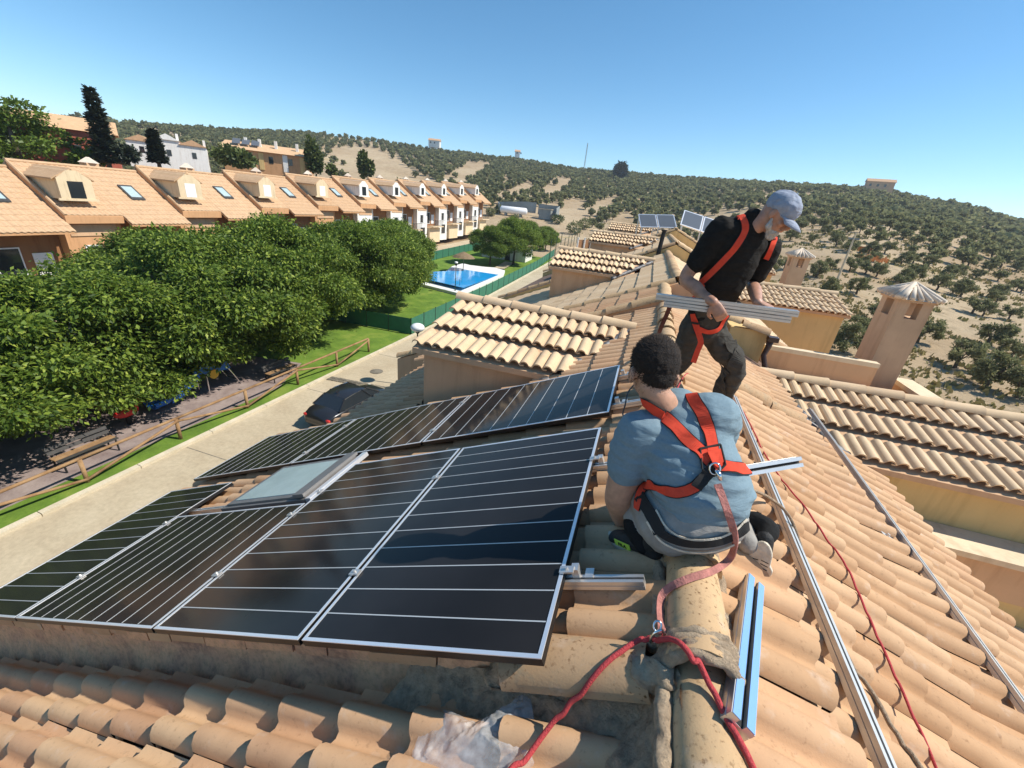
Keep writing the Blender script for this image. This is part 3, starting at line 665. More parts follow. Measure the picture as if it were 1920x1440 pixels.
# pool
poolc = [G(p) for p in [(868, 552), (935, 520), (938, 512), (920, 507), (905, 506), (880, 503), (868, 500), (850, 505), (838, 515), (800, 518), (788, 524), (800, 535)]]
pz = max(p.z for p in poolc) + .12
def poly_sheet(name, pts, z, th, mat, kind='structure'):
    b = MB(); b.prism([(p.x, p.y, z) for p in pts], (0, 0, th)); o = b.build(name, mat); tag(o, kind=kind); return o
cc = sum(poolc, Vector()) / len(poolc); rim = [cc + (p - cc) * 1.13 for p in poolc]
b = MB(); b.prism([(p.x, p.y, base_z(p.y) - .3) for p in rim], (0, 0, pz - base_z(cc.y) + .33)); tag(b.build('pool_terrace', 'poolrim'), kind='structure')
poly_sheet('pool_water', poolc, pz + .06, .03, 'water')
t = empty('pool_ladder', (poolc[0].x - 1.2, poolc[0].y + .9, pz + .1), 'small steel ladder at the near corner of the pool', 'ladder')
for s in (0, .45): b = MB(); b.tube([(s, -.3, 0), (s, -.2, .7), (s, .1, .75), (s, .25, 0)], .025, 6); b.build('rail', 'chrome', t)
q = G((868, 512)); q.z = pz; u = empty('thatched_parasol', q, 'brown thatched parasol standing beside the pool', 'parasol')
b = MB(); b.tube([(0, 0, 0), (0, 0, 2.0)], .05, 8); b.build('pole', 'wood', u); b = MB(); b.tube([(0, 0, 1.7), (0, 0, 2.0), (0, 0, 2.45)], [1.5, 1.1, .05], 14, False); b.build('canopy', 'thatch', u)
def lamp(q, h, label, gl=.2, group='globe lamps'):
    t = empty('street_lamp', q, label, 'street lamp', group); b = MB(); b.tube([(0, 0, 0), (0, 0, .5), (0, 0, .52), (0, 0, h)], [.07, .07, .04, .035], 10); b.build('pole', 'greenmetal', t)
    b = MB(); b.tube([(0, 0, h), (0, 0, h + .05), (0, 0, h + .2), (0, 0, h + .21)], [.04, .1, .14, .2], 12); b.build('collar', 'darkmetal', t)
    b = MB(); b.smooth = True; b.sphere((0, 0, h + .33), gl, 16, 10, (1.2, 1.2, .75)); b.build('lamp_globe', 'globe', t)
q = onZ((783, 617), -6.35); lamp(Vector((q.x, q.y, -9.6)), 3.0, 'white globe street lamp on a dark pole beside the near tan dormer', .3)
q = G((853, 551)); lamp(q, 2.9, 'globe lamp on a thin black pole by the near pool edge', .16)
q = G((777, 560)); 
for i, (px, py, h) in enumerate([(777, 655 - 66, 2.6)]): pass
# path behind pool and white pool house
a_ = [G(p) for p in [(925, 507), (945, 508), (985, 478), (970, 474)]]; poly_sheet('path', a_, base_z(cc.y + 12) + .10, .03, 'road')
q0 = G((935, 486)); q1 = G((972, 480)); hb = empty('pool_house', q0, 'small white pool building behind the round tree', 'building')
b = MB(); b.box((-3, 0, -.2), (4.5, 4, 2.3)); b.build('wall', 'white', hb); b = MB(); b.box((-3.2, -.2, 2.3), (4.7, 4.2, 2.5)); b.build('roof', 'coping', hb); b = MB(); b.box((1, -.03, 0), (1.9, .02, 2)); b.build('door', 'glass', hb)
# low cream wall, terraces and pergola of the last houses across
rw = empty('garden_wall', (-30.4, 38, base_z(38)), 'long cream garden wall below the pergola', 'wall'); b = MB()
for i in range(12):
    y0 = i * 3.4; b.box((0, y0, base_z(38 + y0) - base_z(38) - .3), (.2, y0 + 3.4, base_z(38 + y0) - base_z(38) + 1.0))
b.build('wall', 'cream', rw)
for k in range(12): b = MB(); y0 = k * 3.4 + .005; z = base_z(38 + y0) - base_z(38) + 1.003; b.box((-.05, y0, z), (.25, y0 + 3.38, z + .06)); b.build('coping_stone', 'coping', rw)
pg = empty('pergola', (-33.5, 46.5, base_z(50)), 'wooden pergola with pale flat roof before the far houses', 'pergola')
for i in range(4):
    for x in (0, 2.6): b = MB(); b.box((x, i * 2.6, 0), (x + .14, i * 2.6 + .14, 2.5)); b.build('post', 'wood', pg)
b = MB(); b.obox((-.3, -.4, 2.6), (3.3, 0, -.25), (0, 8.8, 0), (0, 0, .08)); b.build('roof', 'coping', pg)
for i in range(3): b = MB(); b.box((.1, i * 2.6 + .4, 0), (.25, i * 2.6 + 1.8, 1.5)); b.build('screen', 'terra', pg)
# parked cars
def car(q, rz, paint, label, L=4.45, W=1.78):
    t = empty('parked_car', q, label, 'car', None, rz); t.scale = (.92, .92, .92); h = W / 2
    # body loft along local y: (y, halfwidth, z bottom, z belt, crown)
    S = [(-L / 2, .62, .38, .62, .66), (-L / 2 + .10, .76, .26, .80, .86), (-L / 2 + .45, .84, .2, .92, .99), (-L / 2 + 1.0, .885, .2, .95, 1.02), (-.4, .89, .2, .95, .98), (.7, .89, .2, .93, .96),
         (L / 2 - 1.15, .88, .2, .90, .97), (L / 2 - .45, .83, .22, .80, .86), (L / 2 - .1, .72, .28, .66, .72), (L / 2, .58, .36, .52, .58)]
    b = MB(); b.smooth = True; n = 12
    for (y, w, z0, zb, zc) in S:
        pr = [(-w * .96, z0), (-w, z0 + .15), (-w, (z0 + zb) / 2), (-w * .985, zb - .06), (-w * .90, zb), (-w * .5, zc - .01), (0, zc), (w * .5, zc - .01), (w * .90, zb), (w * .985, zb - .06), (w, (z0 + zb) / 2), (w, z0 + .15), (w * .96, z0)]
        for x, z in pr: b.v.append((x, y, z)); b.r.append(0)
    k = 13
    for i in range(len(S) - 1):
        for j in range(k): b.f.append((i * k + j, (i + 1) * k + j, (i + 1) * k + (j + 1) % k, i * k + (j + 1) % k)); b.m.append(0); b.sm.append(True)
    b.f.append(tuple(range(k))); b.m.append(0); b.sm.append(False); b.f.append(tuple((len(S) - 1) * k + j for j in range(k - 1, -1, -1))); b.m.append(0); b.sm.append(False)
    b.build('body', paint, t)
    # cabin: glasshouse + roof
    def ring(y, w, z): return [(-w, y, z), (w, y, z)]
    lo = [(-.80, -1.55, .97), (.80, -1.55, .97), (.84, -.9, .95), (.84, .55, .95), (.76, 1.22, .95), (-.76, 1.22, .95), (-.84, .55, .95), (-.84, -.9, .95)]
    hi = [(-.58, -.98, 1.38), (.58, -.98, 1.38), (.60, -.6, 1.42), (.62, .1, 1.43), (.56, .48, 1.39), (-.56, .48, 1.39), (-.62, .1, 1.43), (-.60, -.6, 1.42)]
    b = MB(); b.add(lo + hi, [(i, (i + 1) % 8, (i + 1) % 8 + 8, i + 8) for i in range(8)]); b.build('windows', 'glass', t)
    b = MB(); b.smooth = True; rf = [Vector(p) * 1.0 for p in hi]; cen = Vector((0, -.25, 1.47)); low = [Vector((p[0] * 1.03, p[1] * 1.03, p[2] - .02)) for p in hi]
    b.add([tuple(p) for p in low] + [tuple(p + Vector((-p.x * .15, -(p.y + .25) * .15, .035))) for p in rf] + [tuple(cen)], [(i, (i + 1) % 8, (i + 1) % 8 + 8, i + 8) for i in range(8)] + [(i + 8, (i + 1) % 8 + 8, 16) for i in range(8)])
    b.build('roof', paint, t)
    for i in (0, 1, 3, 4, 5, 7):
        b = MB(); b.tube([Vector(lo[i]) * 1.004, Vector(hi[i]) * 1.004], .035, 6); b.build('pillar', paint, t)
    for sx in (-1, 1):
        b = MB(); b.tube([(sx * .845, -1.3, .97), (sx * .86, -.5, .965), (sx * .86, .6, .965), (sx * .79, 1.15, .965)], .014, 5); b.build('trim', 'chrome', t)
        b = MB(); b.tube([(sx * .60, -1.1, 1.33), (sx * .635, -.3, 1.425), (sx * .6, .45, 1.385), (sx * .78, 1.18, .98)], .018, 5); b.build('roof_rail', 'chrome', t)
        b = MB(); b.sphere((sx * .95, .62, 1.0), .1, 8, 6, (1.1, .6, .7)); b.build('mirror', paint, t)
        for yy in (-1.35, 1.35):
            b = MB(); b.tube([(sx * .72, yy, .32), (sx * .895, yy, .32)], .32, 18); w = b.build('wheel', 'rubber', t); b = MB(); b.tube([(sx * .85, yy, .32), (sx * .90, yy, .32)], .2, 12); b.build('rim', 'chrome', w)
        b = MB(); b.sphere((sx * .62, L / 2 - .16, .62), .14, 8, 6, (1.2, .8, .6)); b.build('headlight', 'globe', t)
        b = MB(); b.sphere((sx * .66, -L / 2 + .10, .72), .12, 8, 6, (1.2, .6, .7)); b.build('tail_light', 'redplastic', t)
    b = MB(); b.prism([(-.02, -.85, 1.46), (.02, -.85, 1.46), (.02, -.7, 1.48), (-.02, -.7, 1.48)], (0, -.06, .1)); b.build('antenna_fin', paint, t)
    return t
car(Vector((-11.45, 14.1, -9.59)), math.radians(-5), 'carpaint', 'dark grey saloon car parked on the pale street')
q = G((812, 668)); car(Vector((-9.9, 20.5, -9.59)), 0, 'carpaint2', 'green car mostly hidden behind the near dormer wall')

# ============================================================ TANK YARD, HILL THINGS
q = G((960, 405)); tw = empty('tank_yard_wall', q, 'grey concrete wall enclosing the white gas tank', 'wall')
def at(px, py, d): return atY(px, py, d)
D = math.hypot(q.x, q.y)
a1 = at(932, 402, D + 6); a2 = at(985, 405, D + 4); b.v = []
def wall_between(name, parent, A, B, h, th, mat):
    A = Vector(A); B = Vector(B); d = B - A; n_ = Vector((-d.y, d.x, 0)).normalized() * th; b = MB(); b.obox(A, d, n_, (0, 0, h)); return b.build(name, mat, parent)
O_ = q
def W2(px, py, d): return at(px, py, d) - O_
for (p1, p2) in [((932, 398, D + 7), (986, 398, D + 5)), ((932, 398, D + 7), (934, 402, D + 1)), ((1008, 402, D + 5), (1046, 407, D + 3)), ((1046, 407, D + 3), (1040, 412, D - 3)), ((986, 398, D + 5), (1004, 400, D + 5))]:
    wall_between('wall', tw, W2(*p1), W2(*p2), 3.4, .25, 'greywall')
tk = empty('gas_tank', q, 'long white horizontal gas tank in the walled yard', 'gas tank')
A = at(940, 392, D) - O_; B = at(986, 397, D) - O_; b = MB(); b.smooth = True; dd = (B - A).normalized()
b.tube([A - dd * .5, A - dd * .3, A, A.lerp(B, .5), B, B + dd * .3, B + dd * .5], [.3, .8, 1.1, 1.1, 1.1, .8, .3], 20); b.build('tank_shell', 'tank', tk)
for f in (.2, .8): c = A.lerp(B, f); b = MB(); b.box((c.x - .3, c.y - .8, c.z - 2.2), (c.x + .3, c.y + .8, c.z - .8)); b.build('support', 'greywall', tk)
hut = empty('equipment_hut', at(1020, 402, D + 1), 'small pale hut at the right side of the tank yard', 'hut')
b = MB(); b.box((-1.5, -1.2, -1.5), (2.5, 1.5, 1.6)); b.build('wall', 'greywall', hut); b = MB(); b.box((-1.7, -1.4, 1.6), (2.7, 1.7, 1.75)); b.build('roof', 'coping', hut)
# tall net fence by the sports court
nf = empty('net_fence', G((1028, 500)), 'tall dark metal net fence beside the court', 'fence'); n0 = G((1028, 500)); n1 = G((1085, 452))
for i in range(9):
    P = n0.lerp(n1, i / 8) - n0; b = MB(); b.tube([P, P + Vector((0, 0, 4.2 if i < 3 else 3.0))], .06, 6); b.build('post', 'greenmetal', nf)
for h in (1.4, 2.8): b = MB(); b.tube([Vector((0, 0, h)), n1 - n0 + Vector((0, 0, h))], .025, 4); b.build('rail', 'greenmetal', nf)
cw = empty('court_wall', G((1095, 462)), 'low dark wall with white posts by the court', 'wall'); c0 = G((1082, 466)) ; c1 = G((1130, 466)); cw.location = c0
wall_between('wall', cw, (0, 0, 0), c1 - c0, 1.8, .3, 'brown')
for i in range(5): P = (c1 - c0) * (i / 4); b = MB(); b.box((P.x - .15, P.y - .5, 0), (P.x + .15, P.y - .1, 2.3)); b.build('post', 'white', cw)
# mast
q = atY(1096, 309, 360); mt = empty('radio_mast', q, 'thin lattice radio mast on the skyline', 'mast')
for k in range(3): a = k * 2.09; b = MB(); b.tube([(math.cos(a) * .45, math.sin(a) * .45, -3), (math.cos(a) * .25, math.sin(a) * .25, 14.5)], .12, 4); b.build('leg', 'greywall', mt)
for k in range(9): b = MB(); b.box((-.4, -.4, k * 1.6), (.4, .4, k * 1.6 + .12)); b.build('brace', 'greywall', mt)
def hillhouse(px, py, d, w, h, wall, roof, label, rot=0.0, name='hill_house'):
    q = atY(px, py, d); t = empty(name, q, label, 'house', None, rot)
    b = MB(); b.box((-w / 2, -3, -2), (w / 2, 3, h)); b.build('wall', wall, t)
    b = MB(); b.prism([(-w / 2 - .4, -3.4, h), (-w / 2 - .4, 3.4, h), (-w / 2 - .4, 0, h + 1.6)], (w + .8, 0, 0)); b.build('roof', roof, t)
    for i in range(max(2, int(w / 3.5))): x = -w / 2 + 1.2 + i * 3.2; b = MB(); b.box((x, -3.05, .8), (x + 1, -2.98, 2.0)); b.build('window', 'glass', t)
    return t
hillhouse(815, 272, 395, 9, 3, 'white', 'tile', 'tiny white house on the skyline above the bare hill', .3)
hillhouse(1646, 354, 315, 12, 3.2, 'tan', 'tile', 'low red roofed farmhouse on the right skyline', -.2)
hillhouse(970, 291, 400, 4, 2.4, 'white', 'tile', 'tiny pale hut on the skyline right of centre', .3)
# houses behind the row across the street
rh = hillhouse(140, 304, 66, 8.5, 3.6, 'redwall', 'tile_fg', 'dusty red house with orange tiled roof by the tall conifer', 1.0, 'red_house')
rh.scale = (.85, .85, .80)
wh = empty('white_house', atY(338, 303, 74), 'white house with several stepped orange tiled roofs', 'house', None, .85)
for i, (x, w, h) in enumerate([(-8.5, 5.0, 3.1), (-3.5, 4.2, 4.0), (.7, 4.8, 3.4)]):
    b = MB(); b.box((x, -3, -2), (x + w, 4, h)); wl_ = b.build('wall', 'white', wh); b = MB(); b.prism([(x - .2, -3.3, h), (x + w + .2, -3.3, h), (x + w / 2, -3.3, h + 1.2)], (0, 7.6, 0)); b.build('roof', 'tile_fg' if i != 1 else 'white', wh)
    b = MB(); b.box((x + w / 2 - .4, -3.06, .9), (x + w / 2 + .4, -2.98, 2.1)); b.build('window', 'glass', wh)
    b = MB(); b.box((x + w - .5, -3.05 + 1, h + .2), (x + w - .05, -1.5, h + 1.5)); b.build('chimney', 'white', wh)
wh.scale = (.56, .56, .56)
ab = empty('apartment_block', atY(505, 312, 84), 'orange and yellow apartment block with white roof chimneys', 'building', None, .62)
b = MB(); b.box((-7.5, -3, -3), (8, 5, 3.0)); b.build('wall', 'peach', ab)
b = MB(); b.prism([(-8, -3.6, 3.0), (-8, 6, 3.0), (-8, 2, 5.0)], (16.5, 0, 0)); b.build('roof', 'tile_fg', ab)
for i, x in enumerate((-5.0, -1.2, 3.2, 6.4)): b = MB(); b.box((x, -3.12, -1), (x + .9, -2.98, 2.8)); b.build('wall_panel', 'white' if i % 2 == 0 else 'yellow', ab)
for x in (-4, -1.5, 1.5, 5.5): b = MB(); b.box((x, -.5, 4), (x + .5, 0, 5.9)); b.build('chimney', 'white', ab)
for i in range(4): b = MB(); b.box((-6.6 + i * 3.6, -3.06, .6), (-5.8 + i * 3.6, -2.97, 2.1)); b.build('window', 'glass', ab)
for i in range(3): b = MB(); b.obox((-6 + i * 1.7, -1.5, 4.2), (1.4, 0, 0), (0, 1.3, 1.2), (0, -.1, .08)); b.build('solar_collector', 'panelgrey', ab)
ab.scale = (.75, .75, .62)
# pole and orange barrier right
q = G((1567, 531)); pp = empty('utility_pole', q, 'pale concrete pole beside the orange barrier right of the chimneys', 'pole'); d_ = math.hypot(q.x, q.y)
b = MB(); b.tube([(0, 0, -.2), (0, 0, 6.2)], [.16, .10], 8); b.build('pole', 'coping', pp); b = MB(); b.box((-.6, -.08, 5.4), (.6, .08, 5.6)); b.build('crossbar', 'greywall', pp)
P0 = G((1604, 487)); P1 = G((1662, 497)); ob = empty('barrier_fence', P0, 'orange plastic barrier strung between olive trees', 'barrier')
dd = P1 - P0
for i in range(14):
    b = MB(); c = dd * (i / 14); b.obox(c + Vector((0, 0, .25 + .18 * math.sin(i * 1.7))), dd / 17, (.05, .02, 0), (0, 0, .75)); b.build('barrier_panel', 'orangemesh', ob)
P2 = G((1606, 470)) - P0; b = MB(); b.obox(P2, (2.4, .3, 0), (0, .1, 0), (0, 0, .8)); b.build('barrier_panel', 'orangemesh', ob)

# ============================================================ ROW OF HOUSES ACROSS THE STREET
XE = -35.8; e0 = onX((132, 415), XE); r0 = onX((22, 303), -40.4); Y0 = e0.y; PIT = 7.62; STP = 0.40
XR = -40.4; zE = e0.z; zR = r0.z + .02; SLP = (zR - zE) / (XR - XE)      # dz/dx (negative x = up)
def zroof(x): return zE + (x - XE) * SLP
def corr_roof(y0, y1, xa, xb, zf_, pitch=.30, course=.42, amp=.045, flip=1):
    ny = int(round((y1 - y0) / pitch)) * 6; L = abs(xb - xa); nc = int(math.ceil(L / course)); V = []; Fq = []
    rows = []
    for c in range(nc):
        rows += [(c / nc, 0.0), ((c + .999) / nc, 0.05)]
    rows.append((1.0, .0)); 
    for (t, up) in rows:
        x = xa + (xb - xa) * t
        for i in range(ny + 1):
            y = y0 + (y1 - y0) * i / ny; ph = (i % 6) / 6.0; V.append((x, y, zf_(x) + up + amp * max(0, math.sin(math.pi * ph * 1.25)) ))
    m = ny + 1
    for r in range(len(rows) - 1):
        for i in range(ny): Fq.append((r * m + i, (r + 1) * m + i, (r + 1) * m + i + 1, r * m + i + 1))
    return np_mesh('roof_tiles', np.array(V), np.array(Fq), 'tile_far')
def left_unit():
    t = empty('terraced_house', (XE, Y0, 0))
    L = lambda x, y, z: (x - XE, y - Y0, z)
    me1 = corr_roof(0, 3.35, -4.6, -.45, lambda x: zroof(x + XE)); o = link('roof_tiles', me1, t); tag(o, kind='stuff')
    me2 = corr_roof(3.35, 7.62, -4.6, .30, lambda x: zroof(x + XE)); o = link('roof_tiles', me2, t); tag(o, kind='stuff')
    z0 = zroof(XE - .45); 
    b = MB(); b.prism([(-4.6, 0, zR - .02), (-.42, 0, z0 - .03), (-.42, 0, z0 - .5), (-4.6, 0, zR - .55)], (0, 3.33, 0)); b.build('verge_wall', 'peach', t)
    z1 = zroof(XE + .28); b = MB(); b.prism([(-4.6, 3.34, zR - .03), (.26, 3.34, z1 - .03), (.26, 3.34, z1 - .16), (-4.6, 3.34, zR - .3)], (0, 4.27, 0)); b.build('roof_slab', 'peach', t)
    b = MB(); b.tube([(-4.62, 0, zR + .06), (-4.62, 7.6, zR + .06)], .11, 8); b.build('ridge_cap', 'tile_far', t)
    b = MB(); b.tube([(-4.6, .06, zR + .04), (-.4, .06, z0 + .04)], .09, 6); b.build('verge_cap', 'tile_far', t)
    b = MB(); b.prism([(-4.7, 0, zR), (-9, 0, zR - 2.6), (-9, 0, zR - 2.9), (-4.7, 0, zR - .4)], (0, 7.6, 0)); b.build('rear_roof', 'tile_far', t)
    # walls
    b = MB(); b.box((-8.5, .01, -10.2), (-1.0, 3.36, z0 - .35)); b.build('wall', 'peach', t)
    b = MB(); b.box((-8.5, 3.37, -10.2), (-1.7, 7.61, z1 - .0)); b.build('wall', 'brown', t)
    b = MB(); b.box((-.99, .3, z0 - 1.35), (-.93, 3.0, z0 - .62)); b.build('wall_band', 'tan', t)
    b = MB(); b.box((-1.69, 3.6, -10), (-.6, 7.4, -7.6)); b.build('terrace_wall', 'cream', t)
    def window(x, y, z, w, h, shut=False):
        b = MB(); b.box((x, y, z), (x + .05, y + w, z + h)); f = b.build('window', 'shutter', t)
        b = MB(); b.box((x + .051, y + .08, z + .08), (x + .058, y + w - .08, z + h - .08)); b.build('pane', 'shutter' if shut else 'glass', f)
    window(-.99, .9, z0 - 3.3, 1.0, 1.35); window(-.99, 2.1, z0 - 3.3, .8, 1.35, True); window(-1.69, 4.2, z0 - 3.5, 1.3, 1.9); window(-1.69, 6.0, z0 - 3.5, 1.0, 1.5, True)
    window(-.99, 1.0, z0 - 5.6, 1.6, 1.7)
    b = MB(); b.box((-1.0, 3.5, z0 - 3.9), (.1, 7.5, z0 - 3.75)); b.build('balcony_floor', 'cream', t)
    for k in range(16): b = MB(); b.box((.02, 3.6 + k * .25, z0 - 3.74), (.05, 3.63 + k * .25, z0 - 2.85)); b.build('baluster', 'rubber', t)
    b = MB(); b.box((0, 3.5, z0 - 2.85), (.07, 7.5, z0 - 2.8)); b.build('balcony_rail', 'rubber', t)
    # dormer
    dm = None; zb, ze, zp = -2.56, -1.33, -.83; ya, yb = .3, 2.15; yc = (ya + yb) / 2; xf = -.72
    b = MB(); b.prism([(xf, ya, zb), (xf, yb, zb), (xf, yb, ze), (xf, yc + .25, zp + .02), (xf, yc - .25, zp + .02), (xf, ya, ze)], (-3.2, 0, 0)); dm = b.build('dormer', 'cream', t)
    b = MB(); b.box((xf - .1, ya - .16, zb - .08), (xf + .03, yb + .16, zb + .06)); b.build('dormer_sill', 'cream', t)
    for s, y2 in ((-1, ya - .22), (1, yb + .22)):
        for k in range(4):
            f0 = k / 4; f1 = (k + 1) / 4; A = Vector((xf - .06, yc + (y2 - yc) * f0, zp + .07 + (ze - zp - .12) * f0)); B = Vector((xf - .06, yc + (y2 - yc) * f1, zp + .03 + (ze - zp - .12) * f1))
            b = MB(); b.obox(A, B - A, (-3.6, 0, 0), (0, 0, .09)); b.build('roof_course', 'tile_far', dm)
    b = MB(); b.box((xf - .02, yc - .42, zb + .08), (xf + .012, yc + .42, zb + 1.1)); w = b.build('dormer_window', 'glass', dm)
    b = MB(); b.box((-.30 - .9, 4.9, 0), (-.3 - .9, 4.9, 0))
    # skylight
    xs = -1.75; a = Vector((xs, 5.0, zroof(XE + xs) + .10)); d = Vector((-1.25, 0, -1.25 * SLP)); 
    b = MB(); b.obox(a, d, (0, .95, 0), (0, 0, .09)); s = b.build('skylight', 'darkmetal', t); b = MB(); b.obox(a + d * .12 + Vector((0, .12, .092)), d * .76, (0, .71, 0), (0, 0, .01)); b.build('pane', 'skyglass', s)
    # chimney behind ridge
    b = MB(); b.box((-6.9, 5.2, zR - 1.6), (-6.1, 6.0, zR + .35)); ch = b.build('chimney', 'tan', t); b = MB(); b.tube([(-6.5, 5.6, zR + .35), (-6.5, 5.6, zR + .75)], [.72, .1], 4); b.build('cap', 'tile_white', ch)
    return t
lu = left_unit()
lab = ['first tiled house across the street at the left edge, only a skylight showing', 'terraced house across with an open dark dormer window and white curtain', 'third house across the street, white shuttered dormer above the tree tops',
       'fourth house across the street, its white dormer shutter slightly raised', 'fifth house across the street, dormer shutter fully white', 'sixth house across the street, first with a bright white dormer front',
       'seventh house across the street, white dormer with two narrow window leaves', 'eighth house across the street, dormer just left of the tree top gap', 'ninth house across, third from the far end of the row',
       'tenth house across, second from the far end of the row', 'last house of the row across, white end facade above the pergola']
for k in range(-1, 10):
    o = lu if k == -1 else copy_tree(lu)
    o.location = (XE, Y0 + PIT * k, STP * k); tag(o, lab[k + 1], 'house', 'terraced houses across the street')
    if k >= 4:
        for c in o.children:
            if c.name.startswith('dormer.') or c.name == 'dormer' or (c.name.startswith('wall') and c.data.materials[0] == M['peach']) or c.name.startswith('dormer_sill'):
                c.data = c.data.copy(); c.data.materials[0] = M['white']
    for c in o.children:
        if c.name.startswith('dormer') and not c.name.startswith('dormer_sill'):
            for w in c.children:
                if w.name.startswith('dormer_window') and k in (1, 2, 3): w.data = w.data.copy(); w.data.materials[0] = M['shutter']
# ============================================================ OWN ROW OF HOUSES
HP = .165; TW = HP * 2; TL = .43; CR = .36; HH = .048
def tile_mesh(name, mat, front='same', tail=.034, thick=.02, w=TW, length=TL, hh=HH, seed=0):
    rg = random.Random(seed); ts = [(0, 0), (.07, .52), (.2, .88), (.36, 1.0), (.52, .88), (.65, .5), (.72, .06), (.86, -.10)]
    prof = []
    for k in (0, 1):
        for t, h in ts: prof.append(((t + k) * w / 2, h * hh))
    prof.append((w + .012, 0.0)); n = len(prof); b = MB(); b.smooth = True
    xs = [0, length]; zt = [0, tail]
    for x, z0 in zip(xs, zt):
        for y, z in prof: b.v.append((x, y, z + z0)); b.r.append(0)
    for j in range(n - 1): b.f.append((j, n + j, n + j + 1, j + 1)); b.m.append(0); b.sm.append(True)
    base = len(b.v)
    for y, z in prof: b.v += [(length, y, z + tail), (length - .002, y, z + tail - thick)]; b.r += [0, 0]
    for j in range(n - 1):
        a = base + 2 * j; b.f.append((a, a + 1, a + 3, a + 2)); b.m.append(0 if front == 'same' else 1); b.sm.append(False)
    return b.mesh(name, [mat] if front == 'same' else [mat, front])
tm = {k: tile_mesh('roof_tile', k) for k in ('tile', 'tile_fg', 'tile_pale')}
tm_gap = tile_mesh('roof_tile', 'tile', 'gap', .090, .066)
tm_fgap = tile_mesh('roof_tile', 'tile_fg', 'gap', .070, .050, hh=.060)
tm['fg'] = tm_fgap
class TileBag:
    def __init__(s, parent): s.p = parent; s.items = []
    def field(s, O, dv, av, nc, na, me, keep=None, course=CR, w=TW, gaps=(), jit=.009, y_off=0, rot=.010):
        O = Vector(O); dv = Vector(dv).normalized(); av = Vector(av).normalized(); nv = dv.cross(av)
        if nv.z < 0: nv = -nv
        hand = dv.cross(av).dot(nv) > 0
        for i in range(nc):
            for j in range(na):
                P = O + dv * (i * course) + av * (j * w + y_off); c = P + dv * course * .5 + av * w * .5
                if keep and not keep(c): continue
                q = proj(c)
                if not (-260 < q[0] < 2180 and -200 < q[1] < 1700): continue
                P = P + dv * random.uniform(-jit, jit) + av * random.uniform(-jit, jit) * .7 + nv * random.uniform(0, jit * .7)
                a = random.uniform(-rot, rot); x = dv + av * a; y = av - dv * a
                if not hand: pass
                mw = Matrix(((x.x, y.x, nv.x, P.x), (x.y, y.y, nv.y, P.y), (x.z, y.z, nv.z, P.z), (0, 0, 0, 1)))
                s.items.append((dist_px(c), mw, tm_gap if i in gaps else me))
    def flush(s, limit=300):
        off = s.p.matrix_basis.inverted() if s.p else Matrix.Identity(4)
        s.items.sort(key=lambda t: -t[0])
        for d, mw, me in s.items[:limit]: link('roof_tile', me, s.p, off @ mw)
        rest = s.items[limit:]
        if rest:
            by = {}
            for d, mw, me in rest: by.setdefault(me.name, []).append((mw, me))
            for nm, L in by.items():
                me = L[0][1]; n = len(me.vertices); co = np.empty(n * 3); me.vertices.foreach_get('co', co); co = co.reshape(-1, 3)
                fc = np.array([list(p.vertices) for p in me.polygons]); VV = []; FF = []; RR = []
                for k, (mw, _) in enumerate(L):
                    A = np.array(off @ mw); VV.append(co @ A[:3, :3].T + A[:3, 3]); FF.append(fc + k * n); RR.append(np.full(n, random.random()))
                m2 = np_mesh('far_roof_tiles', np.concatenate(VV), np.concatenate(FF), me.materials[0], np.concatenate(RR))
                tag(link('far_roof_tiles', m2, s.p), kind='stuff')
def cap_mesh(name, mat, r=.115, L=.46, r2=.10, th=.018):
    b = MB(); b.smooth = True; n = 10; rings = [(0, r2, 0), (L - .06, r, .008), (L, r * 1.04, .010)]
    for x, rr, z0 in rings:
        for j in range(n + 1):
            a = math.pi * (j / n); b.v.append((x, math.cos(a) * rr, z0 + math.sin(a) * rr * .92 - .02)); b.r.append(0)
    for i in range(2):
        for j in range(n): q = i * (n + 1) + j; b.f.append((q, q + n + 1, q + n + 2, q + 1)); b.m.append(0); b.sm.append(True)
    base = len(b.v)
    for j in range(n + 1):
        a = math.pi * (j / n); rr = r * 1.04
        b.v += [(L, math.cos(a) * rr, .01 + math.sin(a) * rr * .92 - .02), (L - .003, math.cos(a) * (rr - th), .01 + math.sin(a) * (rr - th) * .92 - .02)]; b.r += [0, 0]
    for j in range(n): q = base + 2 * j; b.f.append((q, q + 2, q + 3, q + 1)); b.m.append(0); b.sm.append(False)
    return b.mesh(name, mat)
cm = {'cap': cap_mesh('ridge_tile', 'cap'), 'pale': cap_mesh('ridge_tile', 'tile_pale', .10, .5, .088), 'white': cap_mesh('ridge_tile', 'tile_white', .05, .46, .04), 'fg': cap_mesh('ridge_tile', 'cap', .108, .47, .096)}
def caps(parent, A, B, me, step=.42, name='ridge_tile', jit=.008, lift=0.0, up=Vector((0, 0, 1))):
    A = Vector(A); B = Vector(B); d = (B - A); L = d.length; d.normalize(); n = max(1, int(round(L / step))); st_ = L / n
    y = up.cross(d).normalized(); z = d.cross(y); off = parent.matrix_basis.inverted()
    for i in range(n):
        P = A + d * (i * st_) + z * (lift + random.uniform(-.004, .006)) + y * random.uniform(-jit, jit)
        dd = (d + y * random.uniform(-.02, .02) + z * random.uniform(-.012, .012)).normalized(); yy = z.cross(dd).normalized(); zz = dd.cross(yy)
        mw = Matrix(((dd.x * st_ / step, yy.x, zz.x, P.x), (dd.y * st_ / step, yy.y, zz.y, P.y), (dd.z * st_ / step, yy.z, zz.z, P.z), (0, 0, 0, 1)))
        link(name, me, parent, off @ mw)
